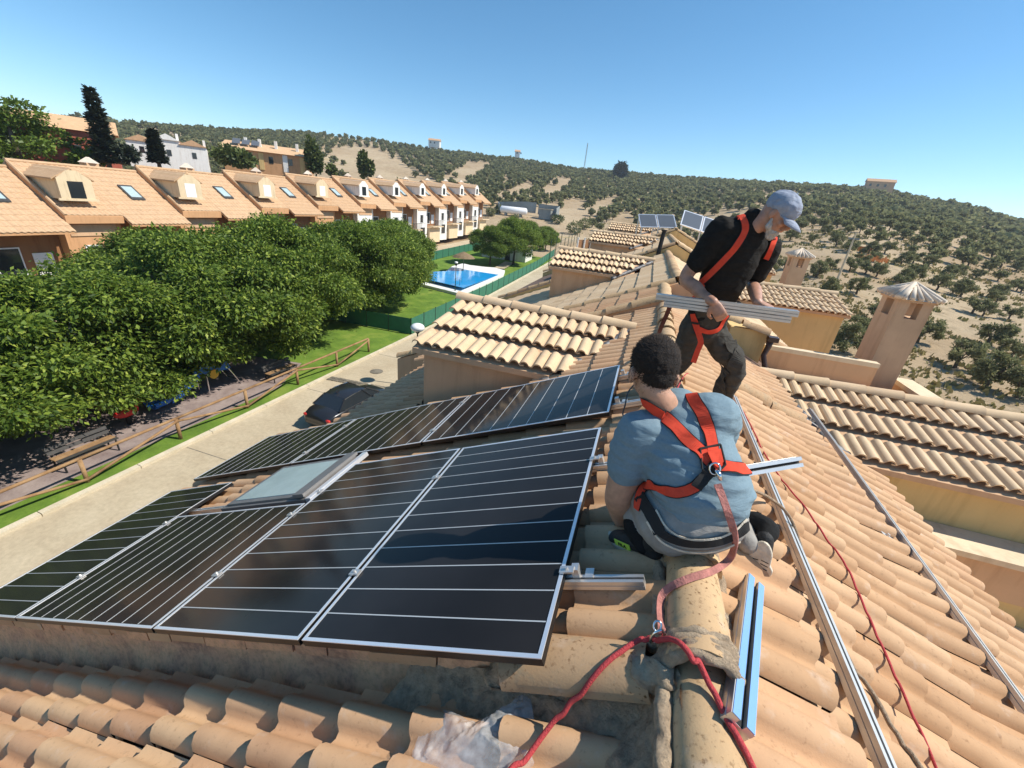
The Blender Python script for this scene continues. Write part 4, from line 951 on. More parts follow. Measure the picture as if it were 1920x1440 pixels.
def lump(parent, pts, r, name='mortar', mat='mortar', n=9, amp=.35, seed=0, sub=1, freq=24):
    pts = [Vector(p) for p in pts]; P = []
    for i in range(len(pts) - 1):
        k = max(2, int((pts[i + 1] - pts[i]).length / .014))
        for j in range(k): P.append(pts[i].lerp(pts[i + 1], j / k))
    P.append(pts[-1]); b = MB(); b.smooth = True; b.tube(P, r, n + 9)
    out = []
    for v in b.v:
        v = Vector(v); nn = noise.noise_vector(v * freq + Vector((seed, 0, 0))); n2 = noise.noise_vector(v * freq * 2.7); n3 = noise.noise(v * 7 + Vector((seed, 3, 0))); out.append(tuple(v + nn * r * amp * .42 + n2 * r * amp * .22 + nn.normalized() * n3 * r * .15))
    b.v = out; off = parent.matrix_basis.inverted()
    o = b.build(name, mat, parent, off); return o
def worldbuild(b, name, mats, parent): return b.build(name, mats, parent, parent.matrix_basis.inverted())
ux = Vector((1, 0, 0)); uy = Vector((0, 1, 0))
dL = Vector((-math.cos(SL), 0, -math.sin(SL))); dR = Vector((math.cos(SL), 0, -math.sin(SL)))
def zl(x, k=0.0): return RZ - (RX - x) * TS + k
def zr(x, k=0.0): return RZ - (x - RX) * TS + k
YA, YB, YC, YD = 1.08, 8.8, 16.4, 24.1
XLE = -5.4                     # left eave
XA1, XA2 = -4.78, -4.0          # our own eave: long part, short part beside the dormer
# dormer builder --------------------------------------------------
def dormer(parent, bag, side, y0, zeave, zridge, yr, xin, xfront, xapex, wall, tilem, capm, yfar=None, wallbot=None, courses=4, ovh=.16, bagw=.30, xeave_in=None):
    """side=-1 towards -X. Near slope faces -Y. y0 wall plane, yr ridge y"""
    yfar = yfar or (2 * yr - y0); ye = y0 - ovh; s = side
    al = math.atan2(zridge - zeave, yr - ye); L = math.hypot(zridge - zeave, yr - ye)
    dv = Vector((0, -math.cos(al), -math.sin(al))); av = Vector((s, 0, 0))
    xi = min(xin * s, 99) * s
    # valley line from apex (xapex, yr) to (xeave_in, ye)
    xe = xeave_in
    def keep(c): 
        t = (yr - c.y) / (yr - ye); xv = xapex + (xe - xapex) * t
        return (c.x - xv) * s > -.10
    n = int(abs(xfront + s * .12 - xapex) / bagw) + 1
    # start from the front edge so that the last hump ends flush
    O = Vector((xfront + s * .12, yr - .02, zridge - .02))
    A2 = Vector((-s, 0, 0))
    bag.field(O + A2 * 0, dv, A2, courses, n + 1, tm[tilem], keep, course=(L + .02) / courses, w=bagw)
    # deck
    def P(x, y, z): return Vector((x, y, z))
    o = .03
    b = MB(); th = Vector((0, 0, -.07))
    b.prism([P(xfront + s * .10, ye + .03, zeave - o), P(xe, ye + .03, zeave - o), P(xapex, yr, zridge - o), P(xfront + s * .10, yr, zridge - o)], th); worldbuild(b, 'dormer_deck', 'tan', parent)
    b = MB(); zf = zeave; b.prism([P(xfront + s * .10, 2 * yr - ye, zf), P(xe, 2 * yr - ye, zf), P(xapex, yr + .004, zridge), P(xfront + s * .10, yr + .004, zridge)], th); worldbuild(b, 'dormer_far_slope', tilem, parent)
    caps(parent, (xapex - s * .1, yr, zridge + .035), (xfront + s * .16, yr, zridge + .035), cm[capm], .44 if capm == 'cap' else .48)
    # walls
    wb = wallbot if wallbot is not None else zeave - 1.6
    b = MB(); xa_, xb_ = (xfront, xapex + s * .5)
    b.prism([P(xfront, y0, wb), P(xfront, yfar, wb), P(xfront, yfar, zeave - .09), P(xfront, yr, zridge - .12), P(xfront, y0, zeave - .09)], (xapex - s * -.4 - xfront, 0, 0)); w = worldbuild(b, 'dormer_wall', wall, parent)
    b = MB(); xq = xfront + s * .004; b.obox((xfront - s * .02, yr - .45, wb + .45), (s * .05, 0, 0), (0, .9, 0), (0, 0, zeave - wb - .65)); f = worldbuild(b, 'window', 'shutter', parent)
    b = MB(); b.obox((xfront + s * .03, yr - .38, wb + .52), (s * .006, 0, 0), (0, .76, 0), (0, 0, zeave - wb - .79)); b.build('pane', 'glass', f)
    # dark irregular valley flashing
    lump(parent, [(xe + s * .05, ye - .04, zeave - .12), (xapex - s * .02, yr - .1, zridge - .03)], .05, 'valley_flashing', 'lead', 7, .7, 3, freq=9)
# ---- our house (k=1)
H1 = empty('tiled_house', (0, 4.5, -9.6), 'house under the workers, tiled roof carrying the black solar panels', 'house', 'houses of our own row')
T1 = TileBag(H1)
def keepL(c):
    if c.x < (XA1 if c.y < 4.35 else XA2): return False
    if c.y > 4.45 and c.y < 7.45 and c.x > -2.6 and c.x < -.05:          # under the dormer
        xv = -0.79 + (c.y - 4.4) * (0.78 / 1.45) if c.y < 5.9 else -.01 - (c.y - 5.9) * .55
        if c.x < xv - .25: return False
    return True
T1.field((RX - .02, YA + .03, zl(RX - .02)), dL, uy, 18, 19, tm['tile'], keepL, gaps=())
T1.field((RX - .02, 7.33, zl(RX - .02, .13)), dL, uy, 14, 5, tm['tile'], None)
def keepR(c):
    if c.y > 5.35 and c.x > .95 + (c.y - 5.3) * 0: return c.x < 2.25 - (c.y - 5.45) * .02 and c.y < 6.9 and c.x < 2.9 and c.x < 2.95 - (c.y - 5.45) * .55
    return c.x < 2.98
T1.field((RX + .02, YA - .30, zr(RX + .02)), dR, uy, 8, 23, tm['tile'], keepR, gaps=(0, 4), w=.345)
# decks
for xe_, ya_, yb_ in ((XA1, YA, 4.35), (XA2, 4.351, YB)): b = MB(); b.prism([(RX, ya_, RZ - .03), (xe_, ya_, zl(xe_) - .03), (xe_, ya_, zl(xe_) - .16), (RX, ya_, RZ - .2)], (0, yb_ - ya_, 0)); worldbuild(b, 'roof_deck', 'deck', H1)
b = MB(); b.prism([(RX, YA - .3, RZ - .035), (3.0, YA - .3, zr(3.0) - .035), (3.0, YA - .3, zr(3.0) - .16), (RX, YA - .3, RZ - .2)], (0, YB - YA + .3, 0)); worldbuild(b, 'roof_deck', 'deck', H1)
# walls of our house
b = MB(); b.box((XA2 + .35, YA + .02, -9.6), (6.8, YB - .02, -4.35)); worldbuild(b, 'wall', 'tan', H1)
b = MB(); b.prism([(XA2 + .35, YA + .05, -4.349), (2.9, YA + .05, -4.349), (2.9, YA + .05, zr(2.9) - .18), (RX, YA + .05, RZ - .22), (XA2 + .35, YA + .05, zl(XA2 + .35) - .18)], (0, YB - YA - .1, 0)); worldbuild(b, 'attic_wall', 'tan', H1)
# step wall at YA: plaster strip between our roof and the lower foreground roof
ST = .34; TS0 = .52
def z0l(x): return -1.76 + (x + .06) * TS0         # lower roof of the foreground unit (left slope)
b = MB(); n = 60; rows = 7; x0_, x1_ = .34, -6.2
for i in range(n + 1):
    x = x0_ + (x1_ - x0_) * i / n; zt = zl(x) - .035; zb = z0l(x) - .06 if x < .2 else z0l(x) - .06
    for j in range(rows + 1):
        t = j / rows; z = zt + (zb - zt) * t; pv = Vector((x * 3, z * 4, 1)); yb_ = YA - .02 - .10 * t ** 3 + .018 * noise.noise(pv * 1.3) + .010 * noise.noise(pv * 5)
        b.v.append((x, yb_, z)); b.r.append(0)
for i in range(n):
    for j in range(rows): q = i * (rows + 1) + j; b.f.append((q, q + rows + 1, q + rows + 2, q + 1)); b.m.append(0); b.sm.append(True)
o = worldbuild(b, 'step_wall', 'plaster', H1); o.modifiers.new('s', 'SOLIDIFY').thickness = .03
# bricks along the verge on top of that wall (flat clay pieces)
x = .05
while x > -5.3:
    w = random.uniform(.20, .34); xb = x - w + .008; za = zl(x) - .03; zb = zl(xb) - .03; hh_ = random.uniform(.055, .085)
    b = MB(); b.obox((x, YA - .055 + random.uniform(-.008, .008), za - hh_), (xb - x, 0, zb - za), (0, .13, 0), (0, 0, hh_)); worldbuild(b, 'brick', 'tile_fg' if random.random() < .35 else 'plaster', H1); x -= w
# ridge caps of our house with mortar bands
caps(H1, (RX, 7.2, RZ + .03), (RX, 1.03, RZ + .03), cm['fg'], .44)
caps(H1, (RX, 7.3, RZ + .13), (RX, 8.75, RZ + .13), cm['cap'], .44)
for i in range(4): y = 1.50 + i * .44; lump(H1, [(RX + .11, y, RZ + .0), (RX + .07, y, RZ + .085), (RX, y, RZ + .115), (RX - .07, y, RZ + .085), (RX - .11, y, RZ + .0)], .016, seed=i)
for sx in (-1, 1): lump(H1, [(RX + sx * .115, 1.1, RZ - .03), (RX + sx * .115, 3.2, RZ - .03)], .028, amp=.8, seed=7 + sx)
lump(H1, [(RX + .108, 1.24, RZ - .02), (RX + .08, 1.21, RZ + .065), (RX, 1.20, RZ + .098), (RX - .08, 1.21, RZ + .065), (RX - .11, 1.24, RZ - .02)], .014, amp=.9, seed=21)
# T junction: verge cap running down-left over the step, heaps of mortar
caps(H1, (.30, 1.02, zl(.30) - .005), (-.16, 1.02, zl(-.16) - .005), cm['fg'], .46, jit=0)
None
lump(H1, [(.33, .96, zl(.33) - .13), (.1, .95, zl(.1) - .14), (-.2, .97, zl(-.2) - .17), (-.45, .99, zl(-.45) - .19)], .035, amp=.9, seed=31, n=10)
lump(H1, [(-.17, 1.04, zl(-.17) + .05), (-.19, 1.02, zl(-.19) - .03), (-.22, 1.0, zl(-.22) - .11)], .05, amp=.9, seed=32, n=10)
lump(H1, [(.26, 1.0, zl(.26) + .01), (.33, 1.0, RZ - .03), (.37, 1.0, RZ - .01)], .055, amp=.7, seed=61, n=12)
for dy in (0, .025, .05, .075): lump(H1, [(RX + .100, 1.0 + dy, RZ + .05), (RX + .085, 1.0 + dy, RZ + .06), (RX + .045, 1.0 + dy, RZ + .108), (RX - .045, 1.0 + dy, RZ + .108), (RX - .098, 1.0 + dy, RZ + .06), (RX - .118, 1.0 + dy, RZ - .01)], .019, amp=.9, seed=62 + dy * 100, n=7)
def haunch(parent, A0, A1, B0, B1, nu, nv, amp=.012, seed=0, sag=.0):
    A0, A1, B0, B1 = map(Vector, (A0, A1, B0, B1)); nn = (A1 - A0).cross(B0 - A0).normalized()
    if nn.z < 0: nn = -nn
    b = MB(); b.smooth = True
    for i in range(nu + 1):
        for j in range(nv + 1):
            u, v = i / nu, j / nv; p = (A0.lerp(A1, u)).lerp(B0.lerp(B1, u), v); h = amp * (1.2 * noise.noise(p * 9 + Vector((seed, 0, 0))) + .8 * noise.noise(p * 28) + .5 * noise.noise(p * 70)) - sag * math.sin(math.pi * v)
            b.v.append(tuple(p + nn * h)); b.r.append(0)
    for i in range(nu):
        for j in range(nv): q = i * (nv + 1) + j; b.f.append((q, q + nv + 1, q + nv + 2, q + 1)); b.m.append(0); b.sm.append(True)
    return worldbuild(b, 'mortar', 'mortar', parent)
haunch(H1, (RX - .07, 1.02, RZ + .02), (RX - .07, -.8, RZ - .03), (.20, .90, z0l(.20) + .05), (.20, -.8, z0l(.20) + .05), 150, 24, .018, 3, .02)
haunch(H1, (.36, .99, RZ - .03), (-.60, 1.03, zl(-.60) - .10), (.30, .87, z0l(.30) + .075), (-.70, .90, z0l(-.70) + .04), 90, 16, .016, 5, .015)
lump(H1, [(.53, 1.3, RZ - .03), (.545, 1.04, RZ - .05), (.55, .8, RZ - .06)], .018, amp=.7, seed=33, n=10)
# small raised verge at y=7.25
caps(H1, (RX - .05, 7.3, zl(RX, .12)), (-3.2, 7.3, zl(-3.2, .12)), cm['cap'], .42)
b = MB(); b.prism([(RX, 7.24, zl(RX, -.03)), (RX, 7.24, zl(RX, .12)), (XA2, 7.24, zl(XA2, .12)), (XA2, 7.24, zl(XA2, -.03))], (0, .12, 0)); worldbuild(b, 'verge_wall', 'tan', H1)
# dormers of our house
dormer(H1, T1, -1, 4.56, -1.77, -1.45, 5.95, 0, -2.5, -.03, 'tan', 'tile_pale', 'pale', wallbot=-3.4, courses=3, xeave_in=-.80, bagw=.29)
dormer(H1, T1, 1, 5.45, -2.42, -2.03, 6.9, 0, 5.6, 2.1, 'yellow', 'tile_pale', 'pale', wallbot=-4.6, courses=3, xeave_in=2.88, bagw=.30)
# cap line running down the right slope above the right dormer
P1_ = onR((1372, 720), .05); P2_ = onR((1500, 792), .05); caps(H1, P1_, P2_, cm['fg'], .5, jit=.0)
lump(H1, [onR((1425, 700), .02), onR((1470, 745), .0), onR((1520, 800), .02), onR((1590, 862), 0)], .06, 'valley_flashing', 'lead', 8, .8, 9, freq=7)
# right eave terrace: ledge, parapet below the yellow dormer wall, lower recess
b = MB(); b.box((3.0, 4.95, -3.12), (8.0, 5.44, -3.05)); worldbuild(b, 'ledge_slab', 'coping', H1)
b = MB(); b.box((3.0, 5.02, -3.62), (8.0, 5.40, -3.121)); worldbuild(b, 'ledge_wall', 'tan', H1)
b = MB(); b.box((2.9, 5.05, -4.5), (8.0, 5.38, -3.621)); worldbuild(b, 'recess_wall', 'yellow', H1)
b = MB(); b.box((2.6, .4, -4.62), (8.0, 5.04, -4.5)); worldbuild(b, 'terrace_floor', 'terra', H1)
b = MB(); b.box((2.7, 4.6, -3.98), (8.0, 5.04, -3.93)); worldbuild(b, 'awning_board', 'coping', H1); b = MB(); b.box((2.7, 4.66, -4.12), (8.0, 5.04, -3.981)); worldbuild(b, 'beam', 'terra', H1)
b = MB(); b.box((2.86, .4, -4.5), (2.98, 5.04, zr(2.98) - .12)); worldbuild(b, 'eave_wall', 'yellow', H1)
T1.flush(300)
# ---- foreground unit (k=0), lower left roof
H0 = empty('tiled_house', (0, -1.0, -9.6), 'nearest house, big clay roof tiles along the bottom edge of the picture', 'house', 'houses of our own row')
T0 = TileBag(H0); d0 = Vector((-1, 0, -TS0)).normalized(); top0 = Vector((.30, 0, z0l(.30)))
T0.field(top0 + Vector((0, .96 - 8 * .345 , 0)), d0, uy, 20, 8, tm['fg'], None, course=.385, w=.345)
b = MB(); b.prism([(.44, .98, z0l(.44) - .04), (-6.3, .98, z0l(-6.3) - .04), (-6.3, .98, z0l(-6.3) - .2), (.44, .98, z0l(.44) - .2)], (0, -5, 0)); worldbuild(b, 'roof_deck', 'deck', H0)
b = MB(); b.box((-6.0, -5, -9.6), (6.8, .93, -5.5)); worldbuild(b, 'wall', 'tan', H0)
caps(H0, (RX, 1.13, RZ - .02), (RX + .02, -.65, RZ - .05), cm['fg'], .45)
for i in range(3): y = 1.10 - i * .45; lump(H0, [(RX + .13, y, RZ - .05), (RX + .08, y, RZ + .045), (RX - .0, y, RZ + .08), (RX - .09, y, RZ + .04), (RX - .14, y, RZ - .05)], .026, amp=.8, seed=40 + i)
lump(H0, [(RX - .11, 1.0, RZ - .03), (RX - .11, .4, RZ - .05), (RX - .12, -.5, RZ - .07)], .025, amp=.9, seed=50, n=10)
None
None
lump(H0, [(RX + .13, .9, RZ - .05), (RX + .13, .3, RZ - .08), (RX + .14, -.5, RZ - .1)], .028, amp=.8, seed=51, n=10)
T0.field((RX + .02, .78 - 8 * .345, zr(RX + .02)), dR, uy, 8, 8, tm['tile'], None, w=.345)
b = MB(); b.prism([(RX, .77, RZ - .035), (3.0, .77, zr(3.0) - .035), (3.0, .77, zr(3.0) - .2), (RX, .77, RZ - .25)], (0, -4, 0)); worldbuild(b, 'roof_deck', 'deck', H0)
T0.flush(300)
# ---- units beyond (k=2,3,4)
def far_unit(k, ya, yb, label, tanL):
    up = .33 * (k - 1); rx = RX + .24 * (k - 1); rz = RZ + up - .10 * (k > 1); yc_ = (ya + yb) / 2
    H = empty('tiled_house', (0, yc_, -9.6), label, 'house', 'houses of our own row'); T = TileBag(H)
    zL = lambda x, o=0: rz - (rx - x) * TS + o
    zR_ = lambda x, o=0: rz - (x - rx) * TS + o
    n = int((yb - ya) / TW); yw = ya + 3.25; 
    def kp(c): 
        if c.y > yw and c.x < -.15 and c.x > -2.55: return False
        return True
    T.field((rx - .02, ya + .05, zL(rx)), dL, uy, 17 if k == 2 else 8, n, tm['tile_pale'], kp)
    def kr(c): return c.x < 3.1 and not (c.y > yw + .9 and c.x > 2.1)
    T.field((rx + .02, ya + .05, zR_(rx)), dR, uy, 7, n, tm['tile_pale'], kr)
    b = MB(); b.prism([(rx, ya, rz - .03), (XLE, ya, zL(XLE) - .03), (XLE, ya, zL(XLE) - .2), (rx, ya, rz - .25)], (0, yb - ya, 0)); worldbuild(b, 'roof_deck', 'deck', H)
    b = MB(); b.prism([(rx, ya, rz - .035), (3.3, ya, zR_(3.3) - .035), (3.3, ya, zR_(3.3) - .2), (rx, ya, rz - .25)], (0, yb - ya, 0)); worldbuild(b, 'roof_deck', 'deck', H)
    # gable step wall (fire wall) facing us
    b = MB(); b.prism([(XLE - .1, ya - .16, -9.6), (3.6, ya - .16, -9.6), (3.6, ya - .16, zR_(3.6) - .02), (rx, ya - .16, rz + .0), (XLE - .1, ya - .16, zL(XLE - .1) - .02)], (0, .18, 0)); worldbuild(b, 'gable_wall', tanL, H)
    caps(H, (rx - .05, ya - .08, rz + .03), (XLE - .1, ya - .08, zL(XLE - .1) + .03), cm['cap'], .46)
    caps(H, (rx + .05, ya - .08, rz + .03), (3.4, ya - .08, zR_(3.4) + .03), cm['cap'], .46)
    caps(H, (rx, ya, rz + .05), (rx, yb - .1, rz + .05), cm['cap'], .44)
    b = MB(); b.box((XLE + .35, ya + .03, -9.6), (6.6, yb - .02, -4.4)); worldbuild(b, 'wall', 'tan', H)
    b = MB(); b.prism([(XLE + .35, ya + .03, -4.399), (3.2, ya + .03, -4.399), (3.2, ya + .03, zR_(3.2) - .22), (rx, ya + .03, rz - .26), (XLE + .35, ya + .03, zL(XLE + .35) - .22)], (0, yb - ya - .1, 0)); worldbuild(b, 'attic_wall', 'tan', H)
    u = up
    dormer(H, T, -1, yw, -1.80 + u - .02, -1.45 + u - .03, yw + 1.42, 0, -2.5, .05 + .12 * (k - 1), 'tan', 'tile_pale', 'pale', wallbot=-3.4 + u, courses=3, xeave_in=-.72, bagw=.29)
    dormer(H, T, 1, yw + 1.15, -2.02 + u * .6, -1.72 + u * .6, yw + 2.6, 0, 5.6 - .1 * k, 2.2, 'yellow', 'tile_pale', 'pale', wallbot=-4.4 + u, courses=4, xeave_in=2.7, bagw=.29)
    T.flush(300)
    # chimney on the fire wall
    X0 = 4.34 + .32 * (k - 2); cy = ya + .10; zt = -.88 + .16 * (k - 2)
    C = empty('chimney', (X0 + .32, cy + .35, -3.2), ['tall tan chimney with ribbed tile hat, nearest on the right', 'middle tan chimney with tile hat behind the nearest one', 'farthest tan chimney, just behind the standing worker'][k - 2], 'chimney', 'chimneys of our own row')
    x1 = X0 + .50; y1 = cy + .62
    b = MB(); b.box((X0, cy, -5.0), (x1, y1, zt - .28)); 
    for (xa, xb, ya_, yb_) in [(X0, X0 + .16, cy, cy + .18), (x1 - .16, x1, cy, cy + .18), (X0, X0 + .16, y1 - .18, y1), (x1 - .16, x1, y1 - .18, y1)]: b.box((xa, ya_, zt - .279), (xb, yb_, zt))
    worldbuild(b, 'stack', 'pinkch', C)
    xm = (X0 + x1) / 2; ym = (cy + y1) / 2; e = .075
    b = MB(); b.box((X0 - .03, cy - .03, zt + .001), (x1 + .03, y1 + .03, zt + .04)); worldbuild(b, 'cap_slab', 'pinkch', C)
    b = MB(); q4 = [(X0 - e, cy - e, zt + .045), (x1 + e, cy - e, zt + .045), (x1 + e, y1 + e, zt + .045), (X0 - e, y1 + e, zt + .045)]
    b.add(q4 + [(xm, ym, zt + .27)], [(0, 1, 4), (1, 2, 4), (2, 3, 4), (3, 0, 4), (3, 2, 1, 0)]); worldbuild(b, 'cap_core', 'tile_white', C)
    top = Vector((xm, ym, zt + .30))
    for a in range(4):
        A = Vector(q4[a]); B_ = Vector(q4[(a + 1) % 4])
        for j in range(5):
            f = (j + .5) / 5; e_ = A.lerp(B_, f) + Vector((0, 0, .02)); m_ = top.lerp(e_, .06 + .9 * abs(f - .5)); b = MB(); b.smooth = True; b.tube([m_ + Vector((0, 0, .0)), e_], [.03, .042], 7); worldbuild(b, 'cap_tile', 'tile_white', C)
        b = MB(); b.smooth = True; b.tube([top, A + Vector((0, 0, .03))], [.035, .045], 7); worldbuild(b, 'cap_tile', 'tile_white', C)
    return H
H2 = far_unit(2, YB, YC, 'second house of our row with tan step wall rising behind the near dormer', 'tan')
H3 = far_unit(3, YC, YD, 'third house of our row, behind the standing worker shoulder', 'yellow')
H4 = far_unit(4, YD, YD + 7.6, 'farthest house of our row, carrying two pairs of solar collectors', 'yellow')
# terrace details on the right between our dormer and the next house
TD = H2
b = MB(); b.box((2.45, 8.50, -2.02), (4.30, 8.66, -1.94)); worldbuild(b, 'parapet_coping', 'coping', TD)
b = MB(); b.box((2.45, 8.52, -2.45), (4.30, 8.64, -2.021)); worldbuild(b, 'parapet_wall', 'tan', TD)
b = MB(); b.box((2.3, 8.3, -2.50), (4.95, 8.50, -2.40)); worldbuild(b, 'skirting', 'terra', TD)
b = MB(); b.box((2.3, 7.7, -2.62), (5.0, 8.3, -2.52)); worldbuild(b, 'terrace_floor', 'terra', TD)
b = MB(); b.box((2.3, 8.27, -2.40), (3.6, 8.31, -2.385)); worldbuild(b, 'flashing_strip', 'coping', TD)
b = MB(); b.box((2.2, 7.66, -2.52), (5.0, 7.72, -2.46)); worldbuild(b, 'flashing_strip', 'coping', TD)
b = MB(); b.box((5.0, 6.2, -2.42), (5.35, 9.4, -2.34)); worldbuild(b, 'parapet_coping', 'coping', TD)
b = MB(); b.box((5.04, 6.2, -3.2), (5.3, 9.4, -2.421)); worldbuild(b, 'parapet_wall', 'tan', TD)
b = MB(); b.box((1.7, 8.1, -2.6), (2.32, 8.62, -1.62)); worldbuild(b, 'terrace_wall', 'yellow', TD); caps(TD, (1.35, 8.12, -1.42), (2.36, 8.12, -1.66), cm['cap'], .5); None
b = MB(); b.smooth = True; b.tube([(2.36, 8.0, -1.70), (2.36, 8.0, -1.86), (2.32, 7.95, -2.0), (2.42, 7.85, -2.3), (2.46, 7.8, -2.5)], [.06, .05, .045, .045, .045], 8); worldbuild(b, 'downpipe', 'gutter', TD)
b = MB(); b.box((2.30, 7.9, -1.74), (2.46, 8.06, -1.66)); worldbuild(b, 'rain_hopper', 'gutter', TD)
# black vent pipe
vp = empty('vent_pipe', onY((1233, 475), 16.2), 'thin black vent pipe standing beyond the second left dormer', 'vent pipe')
b = MB(); b.tube([(0, 0, -.6), (.05, 0, .75)], .07, 8); b.build('pipe', 'rubber', vp); b = MB(); b.tube([(.05, 0, .75), (.05, 0, .8)], .10, 8); b.build('cap', 'rubber', vp)
# solar thermal collectors far
def collectors(p0, p1, p2, label):
    t = empty('solar_collectors', p0, label, 'solar collector', 'far pairs of solar collectors'); a = p1 - p0; c = p2 - p0; n_ = a.cross(c).normalized() * .06
    for q_ in (.05, .5, .95):
        for w_ in (0, 1): P_ = a * q_ + c * w_; b = MB(); b.tube([P_, P_ - Vector((0, 0, max(.1, (P_ + p0).z - (-.42 - abs((P_ + p0).x - 1.16) * TS))))], .035, 5); b.build('support_leg', 'alu', t)
    for i in range(2):
        O = a * (i * .5); b = MB(); b.obox(O + a * .01, a * .48, c, n_); f = b.build('collector', 'alu_frame', t)
        nn = n_ if n_.z > 0 else -n_
        b = MB(); b.obox(O + a * .035 + c * .05 + nn * 1.02, a * .43, c * .9, nn * .05); b.build('collector_glass', 'panelgrey', f)
z_ = 27.5
q1 = onY((1205, 425), 25.4); q2 = onY((1266, 424), 26.4); q3 = onY((1215, 400), 27.0); 
collectors(onY((1200, 427), 25.6), onY((1270, 429), 25.6), onY((1196, 403), 26.5), 'left pair of dark solar collectors on the farthest roof')
collectors(onY((1274, 422), 25.6), onY((1352, 448), 25.6), onY((1282, 395), 26.8), 'right pair of grey solar collectors on the farthest roof')
# ============================================================ SOLAR PANELS
AV = Vector((-math.cos(SL), 0, -math.sin(SL)))           # down the left slope
PO = NL * (DL + 0.142 )                                    # plane 12 cm above tiles
def PL(a, y, h=0.0): 
    v = AV * a + uy * y + NL * (-1.226 + h); return v
def panel(a0, a1, y0, y1, lines, label, gapc=None, raise_=0.0):
    O = PL(a0, y0, raise_); t = empty('photovoltaic_module', O, label, 'solar panel', 'black solar panels on our roof')
    A = AV * (a1 - a0); Y = uy * (y1 - y0); N = NL; fw = .016; th = .035
    a_ = AV; y_ = uy
    def bar(o, u, v, name='frame_edge'):
        b = MB(); b.mi = 0; b.obox(o - N * th, u, v, N * (th - .004)); b.mi = 1; b.obox(o - N * .0039, u, v, N * .0039); b.build(name, ['blackframe', 'alu_frame'], t)
    z = Vector((0, 0, 0)); bar(z, A, y_ * fw); bar(y_ * (y1 - y0 - fw), A, y_ * fw); bar(y_ * (fw + .0005), a_ * fw, Y - y_ * (2 * fw + .001)); bar(a_ * (a1 - a0 - fw) + y_ * (fw + .0005), a_ * fw, Y - y_ * (2 * fw + .001))
    b = MB(); b.obox(a_ * (fw + .0005) + y_ * (fw + .0005) - N * .012, A - a_ * (2 * fw + .001), Y - y_ * (2 * fw + .001), N * .009); g = b.build('cell_glass', 'pv', t)
    b = MB(); b.obox(a_ * .02 + y_ * .02 - N * .034, A - a_ * .04, Y - y_ * .04, N * .004); b.build('back_sheet', 'blackframe', t)
    n = lines; lw = .0055
    for i in range(1, n):
        b = MB()
        if abs(y1 - y0) > abs(a1 - a0): b.obox(y_ * ((y1 - y0) * i / n - lw / 2) + a_ * (fw + .004) - N * .0028, A - a_ * (2 * fw + .008), y_ * lw, N * .0012)
        else: b.obox(a_ * ((a1 - a0) * i / n - lw / 2) + y_ * (fw + .004) - N * .0028, a_ * lw, Y - y_ * (2 * fw + .008), N * .0012)
        b.build('cell_line', 'pvline', t)
    return t
B0 = .915; 
panel(.615, 1.749, B0, B0 + 1.722, 12, 'nearest upright solar panel beside the crouching worker, his shadow on it')
panel(1.775, 2.909, B0, B0 + 1.722, 12, 'second upright solar panel, left of the one beside the worker')
panel(2.935, 4.657, B0, B0 + 1.134, 10, 'sideways solar panel directly below the roof window')
panel(4.683, 5.817, B0, B0 + 1.722, 12, 'outermost upright solar panel at the lower left corner')
panel(.585, 2.307, 2.89, 4.024, 10, 'right panel of the rear row, reflecting blue sky')
panel(2.333, 4.055, 2.89, 4.024, 10, 'middle panel of the rear row, reflecting the dormer')
panel(4.081, 5.803, 2.89, 4.024, 10, 'left panel of the rear row beside the parked car')
# rails under the panels + end pieces
def railpiece(name, A, B, w=.04, h=.04, up=NL, label=None, cat='mounting rail', group=None, mat='alu', slot=True):
    A = Vector(A); B = Vector(B); d = (B - A).normalized(); L = (B - A).length; s = d.cross(up).normalized(); u = s.cross(d).normalized()
    t = empty(name, A, label, cat, group)
    b = MB(); prof = [(-w / 2, 0), (w / 2, 0), (w / 2, h * .45), (w / 2 - .005, h * .5), (w / 2, h * .55), (w / 2, h), (w * .14, h), (w * .14, h * .62), (-w * .14, h * .62), (-w * .14, h), (-w / 2, h), (-w / 2, h * .55), (-w / 2 + .005, h * .5), (-w / 2, h * .45)]
    P = [s * x + u * z for x, z in prof]; n = len(P); Q = [p + d * L for p in P]
    if sum((P[i].cross(P[(i + 1) % n]) for i in range(n)), Vector()).dot(d) < 0: pass
    b.add(P + Q, [tuple(range(n)), tuple(range(2 * n - 1, n - 1, -1))] + [(i, i + n, (i + 1) % n + n, (i + 1) % n) for i in range(n)])
    bm_ = b.build('rail_profile', mat, t)
    b = MB(); b.obox(-s * w * .13 + u * h * .625 + d * .002, s * w * .26, d * (L - .004), u * .002); b.build('rail_slot', 'rubber', t)
    return t
def clamp(P, t, sc=1.0):
    b = MB(); b.obox(P - AV * .03 * sc - uy * .018 * sc, AV * .06 * sc, uy * .036 * sc, NL * .008); b.tube([P + NL * .006, P + NL * .018], .007, 6); return b.build('clamp', 'alu', t)
gcl = 'aluminium rails under the solar panels'
for y, lb in ((1.30, 'short rail end sticking out under the nearest panel corner'), (2.20, 'rail end poking out under the upper edge of the nearest panel')):
    t = railpiece('mounting_rail', PL(.30 if y < 2 else .40, y, -.078), PL(5.9, y, -.078), label=lb, group=gcl)
    for a in (.60, 1.762, 2.922): o = clamp(PL(a, y, .003) - t.location, t)
    b = MB(); q = PL(.585, y, -.04) - t.location; b.obox(q, -AV * .03, uy * .04, NL * .045); b.obox(q - AV * .05, -AV * .035, uy * .05, NL * .008); b.build('end_clamp', 'alu', t)
